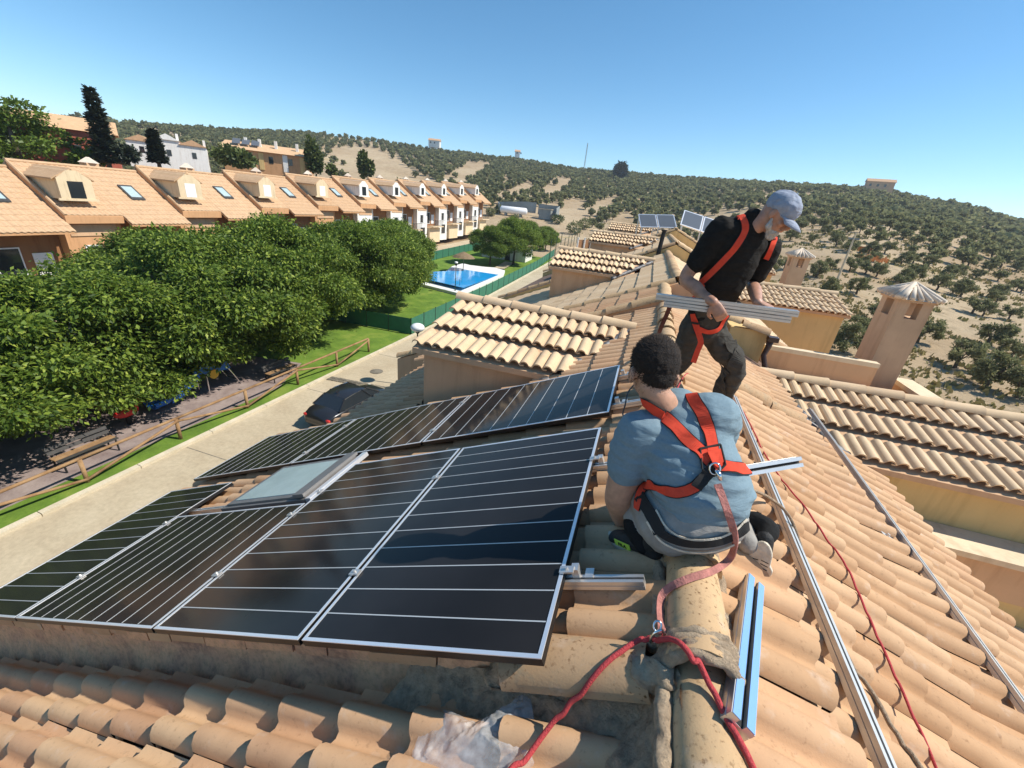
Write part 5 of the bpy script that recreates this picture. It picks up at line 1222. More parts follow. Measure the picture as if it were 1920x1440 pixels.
for y, lb in ((3.12, 'near rail end sticking out right of the rear panel row'), (3.80, 'far rail end sticking out right of the rear panel row')):
    t = railpiece('mounting_rail', PL(.33, y, -.078), PL(5.9, y, -.078), label=lb, group=gcl)
    for a in (2.32, 4.068): clamp(PL(a, y, .003) - t.location, t)
    b = MB(); q = PL(.56, y, -.04) - t.location; b.obox(q, -AV * .03, uy * .04, NL * .045); b.obox(q - AV * .05, -AV * .04, uy * .05, NL * .008); b.build('end_clamp', 'alu', t)
t = railpiece('mounting_rail', PL(2.95, 1.95, -.078), PL(5.9, 1.95, -.078), label='hidden rail under the sideways panel, its clamp showing', group=gcl); clamp(PL(2.922, 1.9, .003) - t.location, t)
for a, y in ((4.67, 1.3), (4.67, 1.95)): clamp(PL(a, y, .003) - t.location, t)
# ---- roof window
sw = empty('roof_window', PL(3.05, 2.12, -.02), 'open grey framed roof window among the solar panels', 'roof window')
def SWp(a, y, h): return PL(a, y, h) - sw.location
def quadbox(t, name, mat, c, th):
    b = MB(); b.prism([SWp(*p) for p in c], NL * th); return b.build(name, mat, t)
quadbox(sw, 'curb', 'frame_grey', [(2.99, 2.10, -.07), (4.08, 2.10, -.07), (4.08, 2.80, -.07), (2.99, 2.80, -.07)], .07)
quadbox(sw, 'sash', 'frame_grey', [(3.02, 2.13, .001), (4.02, 2.13, .001), (4.02, 2.78, .001), (3.02, 2.78, .001)], .018)
quadbox(sw, 'pane', 'skyglass', [(3.14, 2.18, .019), (3.96, 2.18, .019), (3.96, 2.73, .019), (3.14, 2.73, .019)], .006)
quadbox(sw, 'hood', 'frame_grey', [(3.0, 2.11, .02), (3.12, 2.11, .02), (3.12, 2.80, .02), (3.0, 2.80, .02)], .028)
quadbox(sw, 'side_flashing', 'alu_frame', [(2.93, 2.1, -.03), (2.985, 2.1, -.03), (2.985, 2.85, -.03), (2.93, 2.85, -.03)], .04)
# ============================================================ RAILS ON THE RIGHT SLOPE
RO = .07
ra0 = onR((1372, 748), RO); ra1 = onR((1652, 1452), RO)
def RP(y, x): return Vector((x, y, zr(x))) + NR * RO
A = ra0.copy(); B = ra1.copy(); ext = (B - A) * .12
gr = 'long aluminium rails laid on the right roof slope'
def longrail(A, B, label, hooks, joint=None):
    t = railpiece('mounting_rail', A, B, .042, .045, NR, label, 'mounting rail', gr)
    d = (B - A).normalized()
    for f in hooks:
        P = A.lerp(B, f) - A; b = MB(); s = Vector((-1, 0, TS)).normalized()
        b.obox(P + s * .02 - NR * .004, s * .17, d * .04, NR * .006); b.obox(P + s * .14 - NR * .05, s * .006, d * .045, NR * .05); b.tube([P + s * .15 + d * .02, P + s * .15 + d * .02 + NR * .02], .012, 6)
        b.obox(P - s * .02 - NR * .05, s * .035, d * .05, NR * .05); b.build('roof_hook', 'alu', t)
    return t
longrail(A, B + ext, 'long rail lying down the roof right beside the crouching worker', (.05, .93))
A2 = onR((1515, 770), RO + .03); B2 = onR((1918, 1342), RO + .03); longrail(A2, B2 + (B2 - A2) * .15, 'long rail farthest to the right on the roof slope', (.06, .12, .60))
qa = onR((1403, 1098), .06); qb = onR((1371, 1368), .06); tt = railpiece('mounting_rail', qa, qb, .075, .045, NR, 'wide blue reflecting rail piece lying beside the ridge in front of the shoe', 'mounting rail', gr)
b = MB(); M['bluefilm'] = simple('blue_protective_film', (0.32, 0.52, 0.85), 0.25, 0.55)
d_ = (qb - qa); s_ = d_.normalized().cross(NR).normalized()
for k in (-1, 1): b = MB(); b.obox(s_ * (.022 * k - .0125) + NR * .046, s_ * .025, d_, NR * .002); b.build('blue_film', 'bluefilm', tt)
# stub rail held by the crouching worker
sA = onY((1392, 882), 1.80); sB = onY((1487, 866), 1.95); sB = sA + (sB - sA).normalized() * (sB - sA).length
railpiece('mounting_rail', sA - (sB - sA) * .7, sB, .045, .05, Vector((0, -.85, .5)), 'short rail piece held under the arm of the crouching worker', 'mounting rail', 'aluminium rail pieces in the workers hands')
# ============================================================ ROPES
M['redrope'] = simple('red_rope', (0.50, 0.055, 0.06), 0.85, bmp=.8, bs=160)
M['tanrope'] = simple('tan_rope', (0.36, 0.26, 0.17), 0.9, var=.35, vs=60, bmp=1.0, bs=120)
M['wornstrap'] = simple('worn_red_webbing', (0.45, 0.18, 0.15), 0.9, var=.4, vs=25, bmp=.6, bs=120)
def smooth_path(P, n=8):
    P = [Vector(p) for p in P]; out = []
    for i in range(len(P) - 1):
        p0 = P[max(i - 1, 0)]; p1 = P[i]; p2 = P[i + 1]; p3 = P[min(i + 2, len(P) - 1)]
        for j in range(n):
            t = j / n; out.append(0.5 * ((2 * p1) + (-p0 + p2) * t + (2 * p0 - 5 * p1 + 4 * p2 - p3) * t * t + (-p0 + 3 * p1 - 3 * p2 + p3) * t ** 3))
    out.append(P[-1]); return out
def rope(name, P, r, mat, label, cat='rope', part=None):
    S = smooth_path(P, 10); b = MB(); b.smooth = True; b.tube(S, r, 8); o = b.build(name, mat); tag(o, label, cat); return o
def lower(px, py, h): # point above foreground roof (left, lower unit)
    n = Vector((-TS0, 0, 1)).normalized(); d = n.dot(Vector((-.06, 0, -1.80))); return hit((px, py), n, d + h)
def onRidge(px, py, h=.145): return hit((px, py), Vector((0, 0, 1)), RZ + h)
def near_bvh():
    V = []; Fc = []
    for H in (H0, H1):
        for o in H.children:
            if o.type != 'MESH' or o.get('kind') == 'stuff': continue
            mw = H.matrix_basis @ o.matrix_basis; c = mw.translation if o.name.startswith(('roof_tile', 'ridge_tile')) else Vector((0, 2, 0))
            if abs(c.x) > 4 or c.y > 6: continue
            b = len(V); V += [mw @ v.co for v in o.data.vertices]; Fc += [tuple(i + b for i in p.vertices) for p in o.data.polygons]
    return BVHTree.FromPolygons(V, Fc)
NB = near_bvh()
def drape(px, h, hang=None, n=6):
    S = smooth_path([Vector((p[0], p[1], 0)) for p in px], n); out = []
    for p in S:
        r = NB.ray_cast(Vector((0, 0, 0)), ray((p.x, p.y)))
        if r[0] is None: r = (onR((p.x, p.y), .05), NR)
        out.append(r[0] + r[1] * h if r[1].dot(r[0]) < 0 else r[0] - r[1] * h)
    D = [p.length for p in out]
    for _ in range(8):       # rope bridges the hollows between the tile crests
        D2 = D[:]
        for i in range(1, len(D) - 1): D2[i] = min(D[i], (D[i - 1] + D[i + 1]) / 2)
        D = D2
    for _ in range(2): D = [D[0]] + [(D[i - 1] + 2 * D[i] + D[i + 1]) / 4 for i in range(1, len(D) - 1)] + [D[-1]]
    return [p.normalized() * (d - .002) for p, d in zip(out, D)]
rr1 = [lower(940, 1470, .10), lower(1000, 1405, .10), lower(1060, 1335, .12), onL((1120, 1262), .10), onL((1180, 1217), .12), onRidge(1225, 1200), onRidge(1262, 1203), onRidge(1300, 1232, .10), onR((1330, 1290), .14), onR((1358, 1350), .12), onR((1385, 1400), .07), onR((1412, 1460), .07)]
rr1 = drape([(940, 1470), (1000, 1405), (1060, 1335), (1120, 1262), (1180, 1217), (1225, 1200), (1262, 1203), (1300, 1232), (1330, 1290), (1358, 1350), (1385, 1400), (1412, 1460)], .012, n=4)
rope('safety_rope', rr1, .009, 'redrope', 'red safety rope looped through the hook over the near ridge tile')
rr2 = [onR((1374, 748), .13), onR((1400, 785), .07), onR((1432, 850), .09), onR((1465, 900), .07), onR((1510, 955), .075), onR((1548, 1010), .07), onR((1585, 1062), .075), onR((1615, 1130), .07), onR((1650, 1210), .075), onR((1695, 1310), .07), onR((1762, 1460), .075)]
rr2 = drape([(1374, 748), (1400, 785), (1432, 850), (1465, 900), (1510, 955), (1548, 1010), (1585, 1062), (1615, 1130), (1650, 1210), (1695, 1310), (1762, 1460)], .008, n=5)
rope('safety_rope', rr2, .0055, 'redrope', 'thin red cord running down the right roof slope')
rr3 = [onR((1400, 915), .22), onR((1440, 932), .18), onR((1478, 965), .15), onR((1498, 1020), .09), onR((1512, 1080), .07), onR((1555, 1175), .06), onR((1590, 1240), .065), onR((1640, 1315), .065), onR((1690, 1395), .06), onR((1742, 1470), .065)]
rr3 = rr3[:3] + drape([(1498, 1020), (1512, 1080), (1555, 1175), (1590, 1240), (1640, 1315), (1690, 1395), (1742, 1470)], .011, n=4)
rope('braided_rope', rr3, .0085, 'tanrope', 'braided tan rope crossing the rail on the right slope')
rope('safety_rope', [onL((1262, 745), .3), onR((1290, 700), .06), onR((1330, 722), .06), onR((1362, 742), .06)], .005, 'redrope', 'thin dark red cord between the two workers by the ridge')
def ribbon(S, wd, th, side=None, nrm=None):
    b = MB(); k = len(S)
    for i, p in enumerate(S):
        t = (S[min(i + 1, k - 1)] - S[max(i - 1, 0)]).normalized(); n_ = nrm[i] if nrm else (-p).normalized(); s_ = t.cross(n_).normalized(); n2 = s_.cross(t).normalized()
        for a, c in ((-1, 0), (1, 0), (1, 1), (-1, 1)): b.v.append(tuple(p + s_ * (a * wd / 2) + n2 * (c * th))); b.r.append(0)
    for i in range(k - 1):
        for j in range(4): b.f.append((i * 4 + j, i * 4 + (j + 1) % 4, i * 4 + 4 + (j + 1) % 4, i * 4 + 4 + j)); b.m.append(0); b.sm.append(False)
    b.f.append((3, 2, 1, 0)); b.f.append(tuple((k - 1) * 4 + j for j in range(4))); b.m += [0, 0]; b.sm += [False, False]
    return b
hk = empty('carabiner', drape([(1240, 1196), (1247, 1198), (1255, 1202)], .022)[3], 'steel carabiner joining lanyard and red rope on the ridge tile', 'carabiner')
def ringtube(c, a, b_, ra, rb, r, n=16):
    P = [Vector(c) + Vector(a) * (ra * math.cos(2 * math.pi * i / n)) + Vector(b_) * (rb * math.sin(2 * math.pi * i / n)) for i in range(n + 1)]; b = MB(); b.smooth = True; b.tube(P, r, 6, False); return b
ringtube((0, 0, 0), (.25, .1, .95), (.9, .35, -.2), .032, .018, .005).build('hook_body', 'chrome', hk)
ringtube((-.006, .01, .035), (1, 0, .1), (0, .6, .8), .012, .016, .004).build('eye', 'chrome', hk)
# plastic bag at the bottom
def plastic():
    m, n, l, b = nt('clear_plastic_film'); b.inputs['Base Color'].default_value = (.80, .80, .80, 1); b.inputs['Roughness'].default_value = .2
    tr = n.new('ShaderNodeBsdfTransparent'); ms = n.new('ShaderNodeMixShader'); P = pos(n, l); t = noise_n(n, l, 14, 5, .6, P); r = ramp(n, l, t.outputs[0], [(.35, .22), (.70, .58)]); l.new(r.outputs[0], ms.inputs[0])
    l.new(tr.outputs[0], ms.inputs[1]); l.new(b.outputs[0], ms.inputs[2]); l.new(ms.outputs[0], n['Material Output'].inputs[0]); return m
M['plastic'] = plastic()
bp = [(795, 1445), (828, 1360), (880, 1375), (905, 1385), (945, 1372), (985, 1340), (1003, 1332), (1012, 1352), (1018, 1400), (1015, 1450), (1000, 1480), (800, 1480)]
cpt = (915, 1420); b = MB(); RG = 30; NS = 48; C0 = lower(cpt[0], cpt[1], .03)
outl = [lower(x, y, .03) for x, y in bp]; outl = smooth_path(outl + [outl[0]], 8)[:-1]; NS = len(outl)
for i in range(RG + 1):
    for j in range(NS):
        f = i / RG; p = C0.lerp(outl[j], f); n_ = Vector((-TS0, 0, 1)).normalized(); w = noise.noise(p * 9) + 1.1 * (.5 - abs(noise.noise(p * 19))) + .7 * (.5 - abs(noise.noise(p * 43)))
        p = p + n_ * (.016 * w + .035 * (1 - f * f) + .085); b.v.append(tuple(p - C0)); b.r.append(0)
for i in range(RG):
    for j in range(NS): b.f.append((i * NS + j, i * NS + (j + 1) % NS, (i + 1) * NS + (j + 1) % NS, (i + 1) * NS + j)); b.m.append(0); b.sm.append(True)
tag(b.build('plastic_bag', 'plastic', None, Matrix.Translation(C0)), 'crumpled clear plastic bag lying on the front tiles beside the red rope', 'plastic bag')
# broken chips on the tiles
for i, (px, py, s, lb) in enumerate([(218, 1375, .05, 'pale broken chip lying in the tile valley at lower left'), (258, 1320, .028, 'small pale chip behind the larger one at lower left'), (698, 1413, .02, 'tiny pale chip left of the plastic bag'), (762, 1308, .035, 'dark stone fragment at the foot of the plaster step wall')]):
    q = lower(px, py, .035) if i < 3 else lower(px, py, .06); b = MB(); rg = random.Random(i); P = [(math.cos(a) * s * rg.uniform(.6, 1.3), math.sin(a) * s * rg.uniform(.4, .8), 0) for a in (0, 1.1, 2.2, 3.3, 4.4, 5.4)]; b.prism(P, (.0, .0, s * .35)); o = b.build('tile_chip', 'coping' if i < 3 else 'rubber', None, Matrix.Translation(q) @ Matrix.Rotation(.5, 4, 'Y')); tag(o, lb, 'tile chip')
# ============================================================ PEOPLE
def skin_mat(name, c):
    m, n, l, b = nt(name); P = pos(n, l); t = noise_n(n, l, 30, 5, .6, P); r = ramp(n, l, t.outputs[0], [(.3, tuple(x * .8 for x in c)), (.7, tuple(min(1, x * 1.12) for x in c))])
    l.new(r.outputs[0], b.inputs['Base Color']); b.inputs['Roughness'].default_value = .5; b.inputs['Subsurface Weight'].default_value = .12; b.inputs['Subsurface Radius'].default_value = (.02, .008, .004)
    t2 = noise_n(n, l, 220, 3, .6, P); bump(n, l, b, t2.outputs[0], .25, .002); return m
M['skin1'] = skin_mat('tanned_skin', (.52, .29, .19)); M['skin2'] = skin_mat('weathered_skin', (.45, .235, .155))
def cloth_mat(name, c, c2=None, sc=26, wr=.5, rough=.9):
    m, n, l, b = nt(name); P = pos(n, l); t = noise_n(n, l, sc, 5, .6, P); c2 = c2 or tuple(x * .75 for x in c)
    r = ramp(n, l, t.outputs[0], [(.3, c2), (.7, c)]); l.new(r.outputs[0], b.inputs['Base Color']); b.inputs['Roughness'].default_value = rough; b.inputs['Specular IOR Level'].default_value = .15
    mp = n.new('ShaderNodeMapping'); l.new(P, mp.inputs[0]); mp.inputs['Rotation'].default_value = (0.3, .5, .3); mp.inputs['Scale'].default_value = (9, 9, 26)
    w = noise_n(n, l, 1.0, 4, .55, mp.outputs[0], .8); w2 = noise_n(n, l, 500, 2, .5, P)
    ad = n.new('ShaderNodeMath'); ad.operation = 'MULTIPLY_ADD'; l.new(w2.outputs[0], ad.inputs[0]); ad.inputs[1].default_value = .06; l.new(w.outputs[0], ad.inputs[2])
    bump(n, l, b, ad.outputs[0], wr, .02); return m
M['blueshirt'] = cloth_mat('heather_blue_cotton', (.205, .285, .33), (.17, .245, .29), 90, .4)
M['blackshirt'] = cloth_mat('black_cotton', (.022, .020, .018), (.014, .013, .012), 30, .6)
M['greytrouser'] = cloth_mat('light_grey_work_trousers', (.36, .34, .31), None, 20, .5)
M['darktrouser'] = cloth_mat('charcoal_work_trousers', (.075, .070, .060), (.05, .046, .04), 18, .7)
M['capcloth'] = cloth_mat('faded_grey_blue_cap', (.36, .40, .48), (.25, .28, .35), 24, .6)
M['strap'] = cloth_mat('red_orange_webbing', (.74, .085, .045), (.64, .065, .035), 40, .2)
M['blackweb'] = simple('black_webbing', (.012, .012, .012), .8)
M['hair'] = simple('short_dark_hair', (.013, .008, .006), .9, var=.5, vs=60, bmp=1.0, bs=220)
M['hairtip'] = simple('brown_hair_tips', (.030, .018, .011), .9, var=.5, vs=80)
M['beard'] = simple('grey_white_beard', (.55, .52, .48), .9, var=.35, vs=60, bmp=1.0, bs=120)
M['glove'] = cloth_mat('black_glove', (.02, .02, .02), None, 30, .5)
M['sole'] = simple('pale_worn_shoe_sole', (.62, .55, .44), .85, var=.3, vs=22, bmp=.8, bs=40)
M['shoe'] = simple('black_shoe_upper', (.018, .018, .018), .7, var=.4, vs=30, bmp=.4, bs=90)
M['lime'] = simple('lime_shoe_accent', (.55, .75, .08), .6)
class Blob(MB):
    def __init__(s): super().__init__(); s.smooth = True
    def ell(s, c, a, b, d):   # a,b,d axis vectors with lengths
        c, a, b, d = map(Vector, (c, a, b, d)); n, m = 16, 10; vs = [c + d]
        for i in range(1, m):
            th = math.pi * i / m
            for j in range(n): ph = 2 * math.pi * j / n; vs.append(c + a * (math.sin(th) * math.cos(ph)) + b * (math.sin(th) * math.sin(ph)) + d * math.cos(th))
        vs.append(c - d); L = len(vs) - 1; fs = [(0, 1 + j, 1 + (j + 1) % n) for j in range(n)]
        for i in range(m - 2):
            for j in range(n): q = 1 + i * n; fs.append((q + j, q + n + j, q + n + (j + 1) % n, q + (j + 1) % n))
        q = 1 + (m - 2) * n; fs += [(L, q + (j + 1) % n, q + j) for j in range(n)]
        return s.add(vs, fs)
    def limb(s, pts, rad, side=None, n=18, sub=5):
        """tapered limb with elliptical section; rad: list of r or (ra, rb); rounded ends"""
        R = [(r, r) if not isinstance(r, tuple) else r for r in rad]; P = [Vector(p) for p in pts]
        SP = smooth_path(P, sub); k = len(P); SR = []
        for i in range(k - 1):
            for j in range(sub): t = j / sub; t = t * t * (3 - 2 * t); SR.append((R[i][0] * (1 - t) + R[i + 1][0] * t, R[i][1] * (1 - t) + R[i + 1][1] * t))
        SR.append(R[-1])
        d0 = (SP[0] - SP[1]).normalized(); d1 = (SP[-1] - SP[-2]).normalized(); r0 = min(SR[0]); r1 = min(SR[-1])
        pre = [(SP[0] + d0 * r0 * math.sin(a), (SR[0][0] * math.cos(a), SR[0][1] * math.cos(a))) for a in (1.35, .95, .5)]
        post = [(SP[-1] + d1 * r1 * math.sin(a), (SR[-1][0] * math.cos(a), SR[-1][1] * math.cos(a))) for a in (.5, .95, 1.35)]
        A = pre + list(zip(SP, SR)) + post; k = len(A); vs = []; prev = None
        for i in range(k):
            t = (A[min(i + 1, k - 1)][0] - A[max(i - 1, 0)][0]).normalized()
            if prev is None: a = Vector(side) if side is not None else t.orthogonal()
            else: a = prev
            a = (a - t * a.dot(t)).normalized(); prev = a; b = t.cross(a)
            for j in range(n): an = 2 * math.pi * j / n; vs.append(A[i][0] + a * math.cos(an) * A[i][1][0] + b * math.sin(an) * A[i][1][1])
        fs = [(i * n + j, i * n + (j + 1) % n, (i + 1) * n + (j + 1) % n, (i + 1) * n + j) for i in range(k - 1) for j in range(n)]
        fs += [tuple(range(n - 1, -1, -1)), tuple((k - 1) * n + j for j in range(n))]
        return s.add(vs, fs)
    def solid(s, name, mat, parent, vox=.009, sm=4, disp=None):
        o = MB.build(s, name, mat, parent, parent.matrix_basis.inverted())
        r = o.modifiers.new('r', 'REMESH'); r.mode = 'VOXEL'; r.voxel_size = vox; r.use_smooth_shade = True
        q = o.modifiers.new('s', 'SMOOTH'); q.factor = .5; q.iterations = sm
        bpy.context.view_layer.update(); dg = bpy.context.evaluated_depsgraph_get(); me = bpy.data.meshes.new_from_object(o.evaluated_get(dg))
        o.modifiers.clear(); o.data = me; me.name = name
        if disp:
            off = parent.matrix_basis
            me.update(); nv = [(v.co.copy(), v.normal.copy()) for v in me.vertices]
            for v, (c, nn) in zip(me.vertices, nv): v.co = c + nn * disp(off @ c, nn)
        me.polygons.foreach_set('use_smooth', [True] * len(me.polygons)); me.update()
        return o
def bvh_of(objs):
    V = []; Fc = []
    for o in objs:
        mw = o.parent.matrix_basis @ o.matrix_basis; b = len(V); V += [mw @ v.co for v in o.data.vertices]; Fc += [tuple(i + b for i in p.vertices) for p in o.data.polygons]
    return BVHTree.FromPolygons(V, Fc)
def strap_on(bvh, px, parent, wd, name, mat, yfb, lift=.004, th=.003, edge=True, step=10):
    P = [Vector((p[0], p[1], 0)) for p in px]; S = smooth_path(P, max(3, step)); out = []; nr = []
    last = None
    for p in S:
        d = ray((p.x, p.y)); h = bvh.ray_cast(Vector((0, 0, 0)), d)
        if h[0] is None:
            near = None; q = onY((p.x, p.y), yfb); hn = bvh.find_nearest(q)
            if hn[0] is not None and (hn[0] - q).length < .5: out.append(hn[0] + hn[1] * lift); nr.append(hn[1])
            continue
        out.append(h[0] + h[1] * lift); nr.append(h[1])
    if len(out) < 3: return
    for _ in range(3):
        out = [out[0]] + [(out[i - 1] + out[i] * 2 + out[i + 1]) / 4 for i in range(1, len(out) - 1)] + [out[-1]]; nr = [nr[0]] + [((nr[i - 1] + nr[i] * 2 + nr[i + 1])).normalized() for i in range(1, len(nr) - 1)] + [nr[-1]]
    out = [p + n_ * .003 for p, n_ in zip(out, nr)]
    off = parent.matrix_basis.inverted()
    o = ribbon(out, wd, th, None, nr).build(name, mat, parent, off)
    if edge:
        e = ribbon([p - n_ * .0015 for p, n_ in zip(out, nr)], wd + .008, .002, None, nr).build('strap_edge', 'blackweb', parent, off)
    return o
def fold(P, amp, sc=(9, 9, 22), seed=0):
    return amp * (noise.noise(Vector((P.x * sc[0] + seed, P.y * sc[1], P.z * sc[2]))) + .5 * noise.noise(Vector((P.x * sc[0] * 2.3, P.y * sc[1] * 2.3 + seed, P.z * sc[2] * 2))))
def hand(bl, wrist, fwd, palmn, length=.19, curl=.9, grip=None, thumb_side=1, sc=1.0):
    """palm + 4 fingers + thumb; fwd = finger direction, palmn = out of the palm"""
    f = Vector(fwd).normalized(); n_ = Vector(palmn); n_ = (n_ - f * n_.dot(f)).normalized(); s = f.cross(n_).normalized() * thumb_side; w = Vector(wrist)
    L = length * sc; bl.limb([w, w + f * L * .22, w + f * L * .46], [(.027 * sc, .021 * sc), (.037 * sc, .017 * sc), (.039 * sc, .014 * sc)], s)
    for i, (o, fl) in enumerate(((.029, .40), (.0105, .46), (-.0095, .43), (-.028, .34))):
        b0 = w + f * L * .46 + s * o * sc; p = [b0 - f * .012]; d = f.copy(); ang = 0
        for seg, k in ((.45, .7), (.30, 1.0), (.25, .8)):
            ang += curl * k * .75; d = (f * math.cos(ang) + n_ * math.sin(ang)); p.append(p[-1] + d * (L * fl * seg + (.012 if seg == .45 else 0)))
        bl.limb(p, [.0105 * sc, .0095 * sc, .0085 * sc, .007 * sc], s, 10, 3)
    b0 = w + f * L * .14 + s * .026 * sc; t1 = b0 + (s * .7 + f * .7 + n_ * .3).normalized() * L * .22; t2 = t1 + (f * .85 + n_ * .7 * curl + s * .1).normalized() * L * .17; t3 = t2 + (f * .6 + n_ * .9 * curl - s * .2).normalized() * L * .12
    bl.limb([b0, t1, t2, t3], [.015 * sc, .0125 * sc, .011 * sc, .008 * sc], None, 10, 3)
# ------------------------------------------------------------ crouching worker
C1 = onY((1300, 1035), 1.50); W1 = empty('person', C1, 'crouching worker in a blue t-shirt with red safety harness seen from behind', 'person')
yb = 1.56
sh = (onY((1352, 790), 1.68) - onY((1188, 812), 1.60)); side1 = sh.normalized()
t_p = [onY((1319, 930), 1.54), onY((1316, 915), 1.56), onY((1294, 872), 1.60), onY((1280, 825), 1.65), onY((1274, 788), 1.69), onY((1262, 760), 1.72)]
sb = Blob(); sb.limb(t_p, [(.180, .146), (.184, .148), (.192, .144), (.186, .132), (.163, .108), (.098, .070)], side1, 26)
sL = onY((1196, 815), 1.62); sR = onY((1342, 780), 1.70); eL = onY((1160, 930), 1.60); eR = onY((1352, 850), 1.98)
sb.limb([sL + side1 * .04, sL, sL.lerp(eL, .52)], [.098, .096, .090]); sb.limb([sR - side1 * .05, sR, sR.lerp(eR, .5)], [.105, .095, .078])
def d1(P, n_): 
    q = proj(P); a = .0028; low = min(1, max(0, (q[1] - 850) / 100)); return fold(P, a + .006 * low, (7, 7, 30), 2) 
shirt1 = sb.solid('t_shirt', 'blueshirt', W1, .009, 5, d1)
bb = Blob()
hc = onY((1226, 692), 1.70); hu = Vector((-.10, .34, .93)).normalized(); hf = Vector((-.32, .86, -.38)); hf = (hf - hu * hf.dot(hu)).normalized(); hs = hf.cross(hu).normalized()
bb.ell(hc + hu * .01, hs * .086, hf * .108, hu * .116); bb.ell(hc + hf * .03 - hu * .055, hs * .066, hf * .068, hu * .066)
bb.ell(hc + hf * .100 - hu * .03, hs * .014, hf * .020, hu * .022); bb.ell(hc + hf * .07 - hu * .10, hs * .028, hf * .026, hu * .02)
bb.limb([onY((1250, 770), 1.70), hc - hu * .09 - hf * .02, hc - hu * .03], [(.070, .066), (.060, .060), (.058, .06)], hs)
for s in (-1, 1): bb.ell(hc + hs * s * .095 - hu * .032 - hf * .008, hs * .012, hf * .022, hu * .034)
wL = onY((1168, 982), 1.74); bb.limb([sL, sL.lerp(eL, .5), eL, eL.lerp(wL, .5), wL], [.075, .073, .062, .056, .040])
wR = onY((1300, 900), 2.12); bb.limb([sR, sR.lerp(eR, .5), eR, wR], [.06, .054, .046, .032]); hand(bb, wR, wR - eR, (0, 0, -1))
bb.limb([t_p[0], t_p[2], t_p[4]], [(.17, .11), (.18, .12), (.13, .08)], side1)
body1 = bb.solid('body', 'skin1', W1, .0065, 3)
hb = Blob(); hb.ell(hc + hu * .030 - hf * .008, hs * .092, hf * .113, hu * .110); hb.ell(hc - hf * .048 - hu * .030, hs * .066, hf * .062, hu * .052); hb.ell(hc + hu * .08 + hf * .03, hs * .065, hf * .07, hu * .05)
def dh(P, n_): return .003 * noise.noise(P * 40) + .002 * noise.noise(P * 120)
hair1 = hb.solid('hair', 'hair', W1, .005, 2, dh)
# thousands of short strands give the hair a broken outline
rg = random.Random(4); b = MB(); off = W1.matrix_basis.inverted()
polys = hair1.data.polygons; pl = [p for p in polys]
for i in range(9000):
    p = rg.choice(pl); c = p.center.copy(); n_ = p.normal; 
    if (c - hc).dot(hf) > .055 and (c - hc).dot(hu) < .03: continue
    d = (n_ * .35 + hf * .6 - hu * .1 + Vector((rg.uniform(-.3, .3), rg.uniform(-.3, .3), rg.uniform(-.3, .3)))).normalized(); t = d.cross(n_).normalized() * .0016; e = c + (d + hu * max(0, (c - hc).dot(hu)) * 5).normalized() * rg.uniform(.007, .019)
    b.add([c - t, c + t, e], [(0, 1, 2)])
tag(b.build('hair_strands', 'hairtip', W1, off), kind='stuff')
b = MB(); bp_ = [p for p in body1.data.polygons if (p.center - hc).length < .17]
for i in range(9000):
    p = rg.choice(bp_); c = p.center + Vector((rg.uniform(-.003, .003), rg.uniform(-.003, .003), rg.uniform(-.003, .003))); h = (c - hc).dot(hu); fw = (c - hc).dot(hf)
    if h > .02 or h < -.105 or fw > .035 or rg.random() > ((h + .105) / .085) ** 1.6: continue
    d = (p.normal * .5 - hu * .6 + Vector((rg.uniform(-.3, .3), rg.uniform(-.3, .3), rg.uniform(-.3, .3)))).normalized(); t = d.cross(p.normal).normalized() * .0013; b.add([c - t, c + t, c + d * rg.uniform(.004, .009)], [(0, 1, 2)])
tag(b.build('nape_stubble', 'hair', W1, off), kind='stuff')
gl = Blob(); hand(gl, wL, (.15, .55, -.75), (.2, -.3, -.5), .19, .8, sc=1.15); gl.limb([eL.lerp(wL, .8), wL], [.043, .042]); gl.solid('glove', 'glove', W1, .006, 2)
# trousers
tb = Blob(); hp = onY((1302, 978), 1.53)
tb.limb([onY((1303, 980), 1.50), hp + Vector((0, .02, .0)), onY((1300, 930), 1.62)], [(.200, .125), (.205, .130), (.16, .10)], side1, 24)
kL = onY((1192, 888), 1.74); aL = onY((1196, 990), 1.56); kR = Vector((.66, 1.98, zr(.66) + .10)); aR = onR((1402, 1018), .13)
tb.limb([hp - side1 * .10, kL, ], [.125, .085]); tb.limb([kL, kL.lerp(aL, .5), aL], [.074, .070, .060])
tb.limb([hp + side1 * .08, kR], [.11, .080]); tb.limb([kR, kR.lerp(aR, .5), aR.lerp(kR, .02)], [.075, .060, .050])
tr1 = tb.solid('trousers', 'greytrouser', W1, .009, 4, lambda P, n_: fold(P, .005, (14, 14, 14), 5))
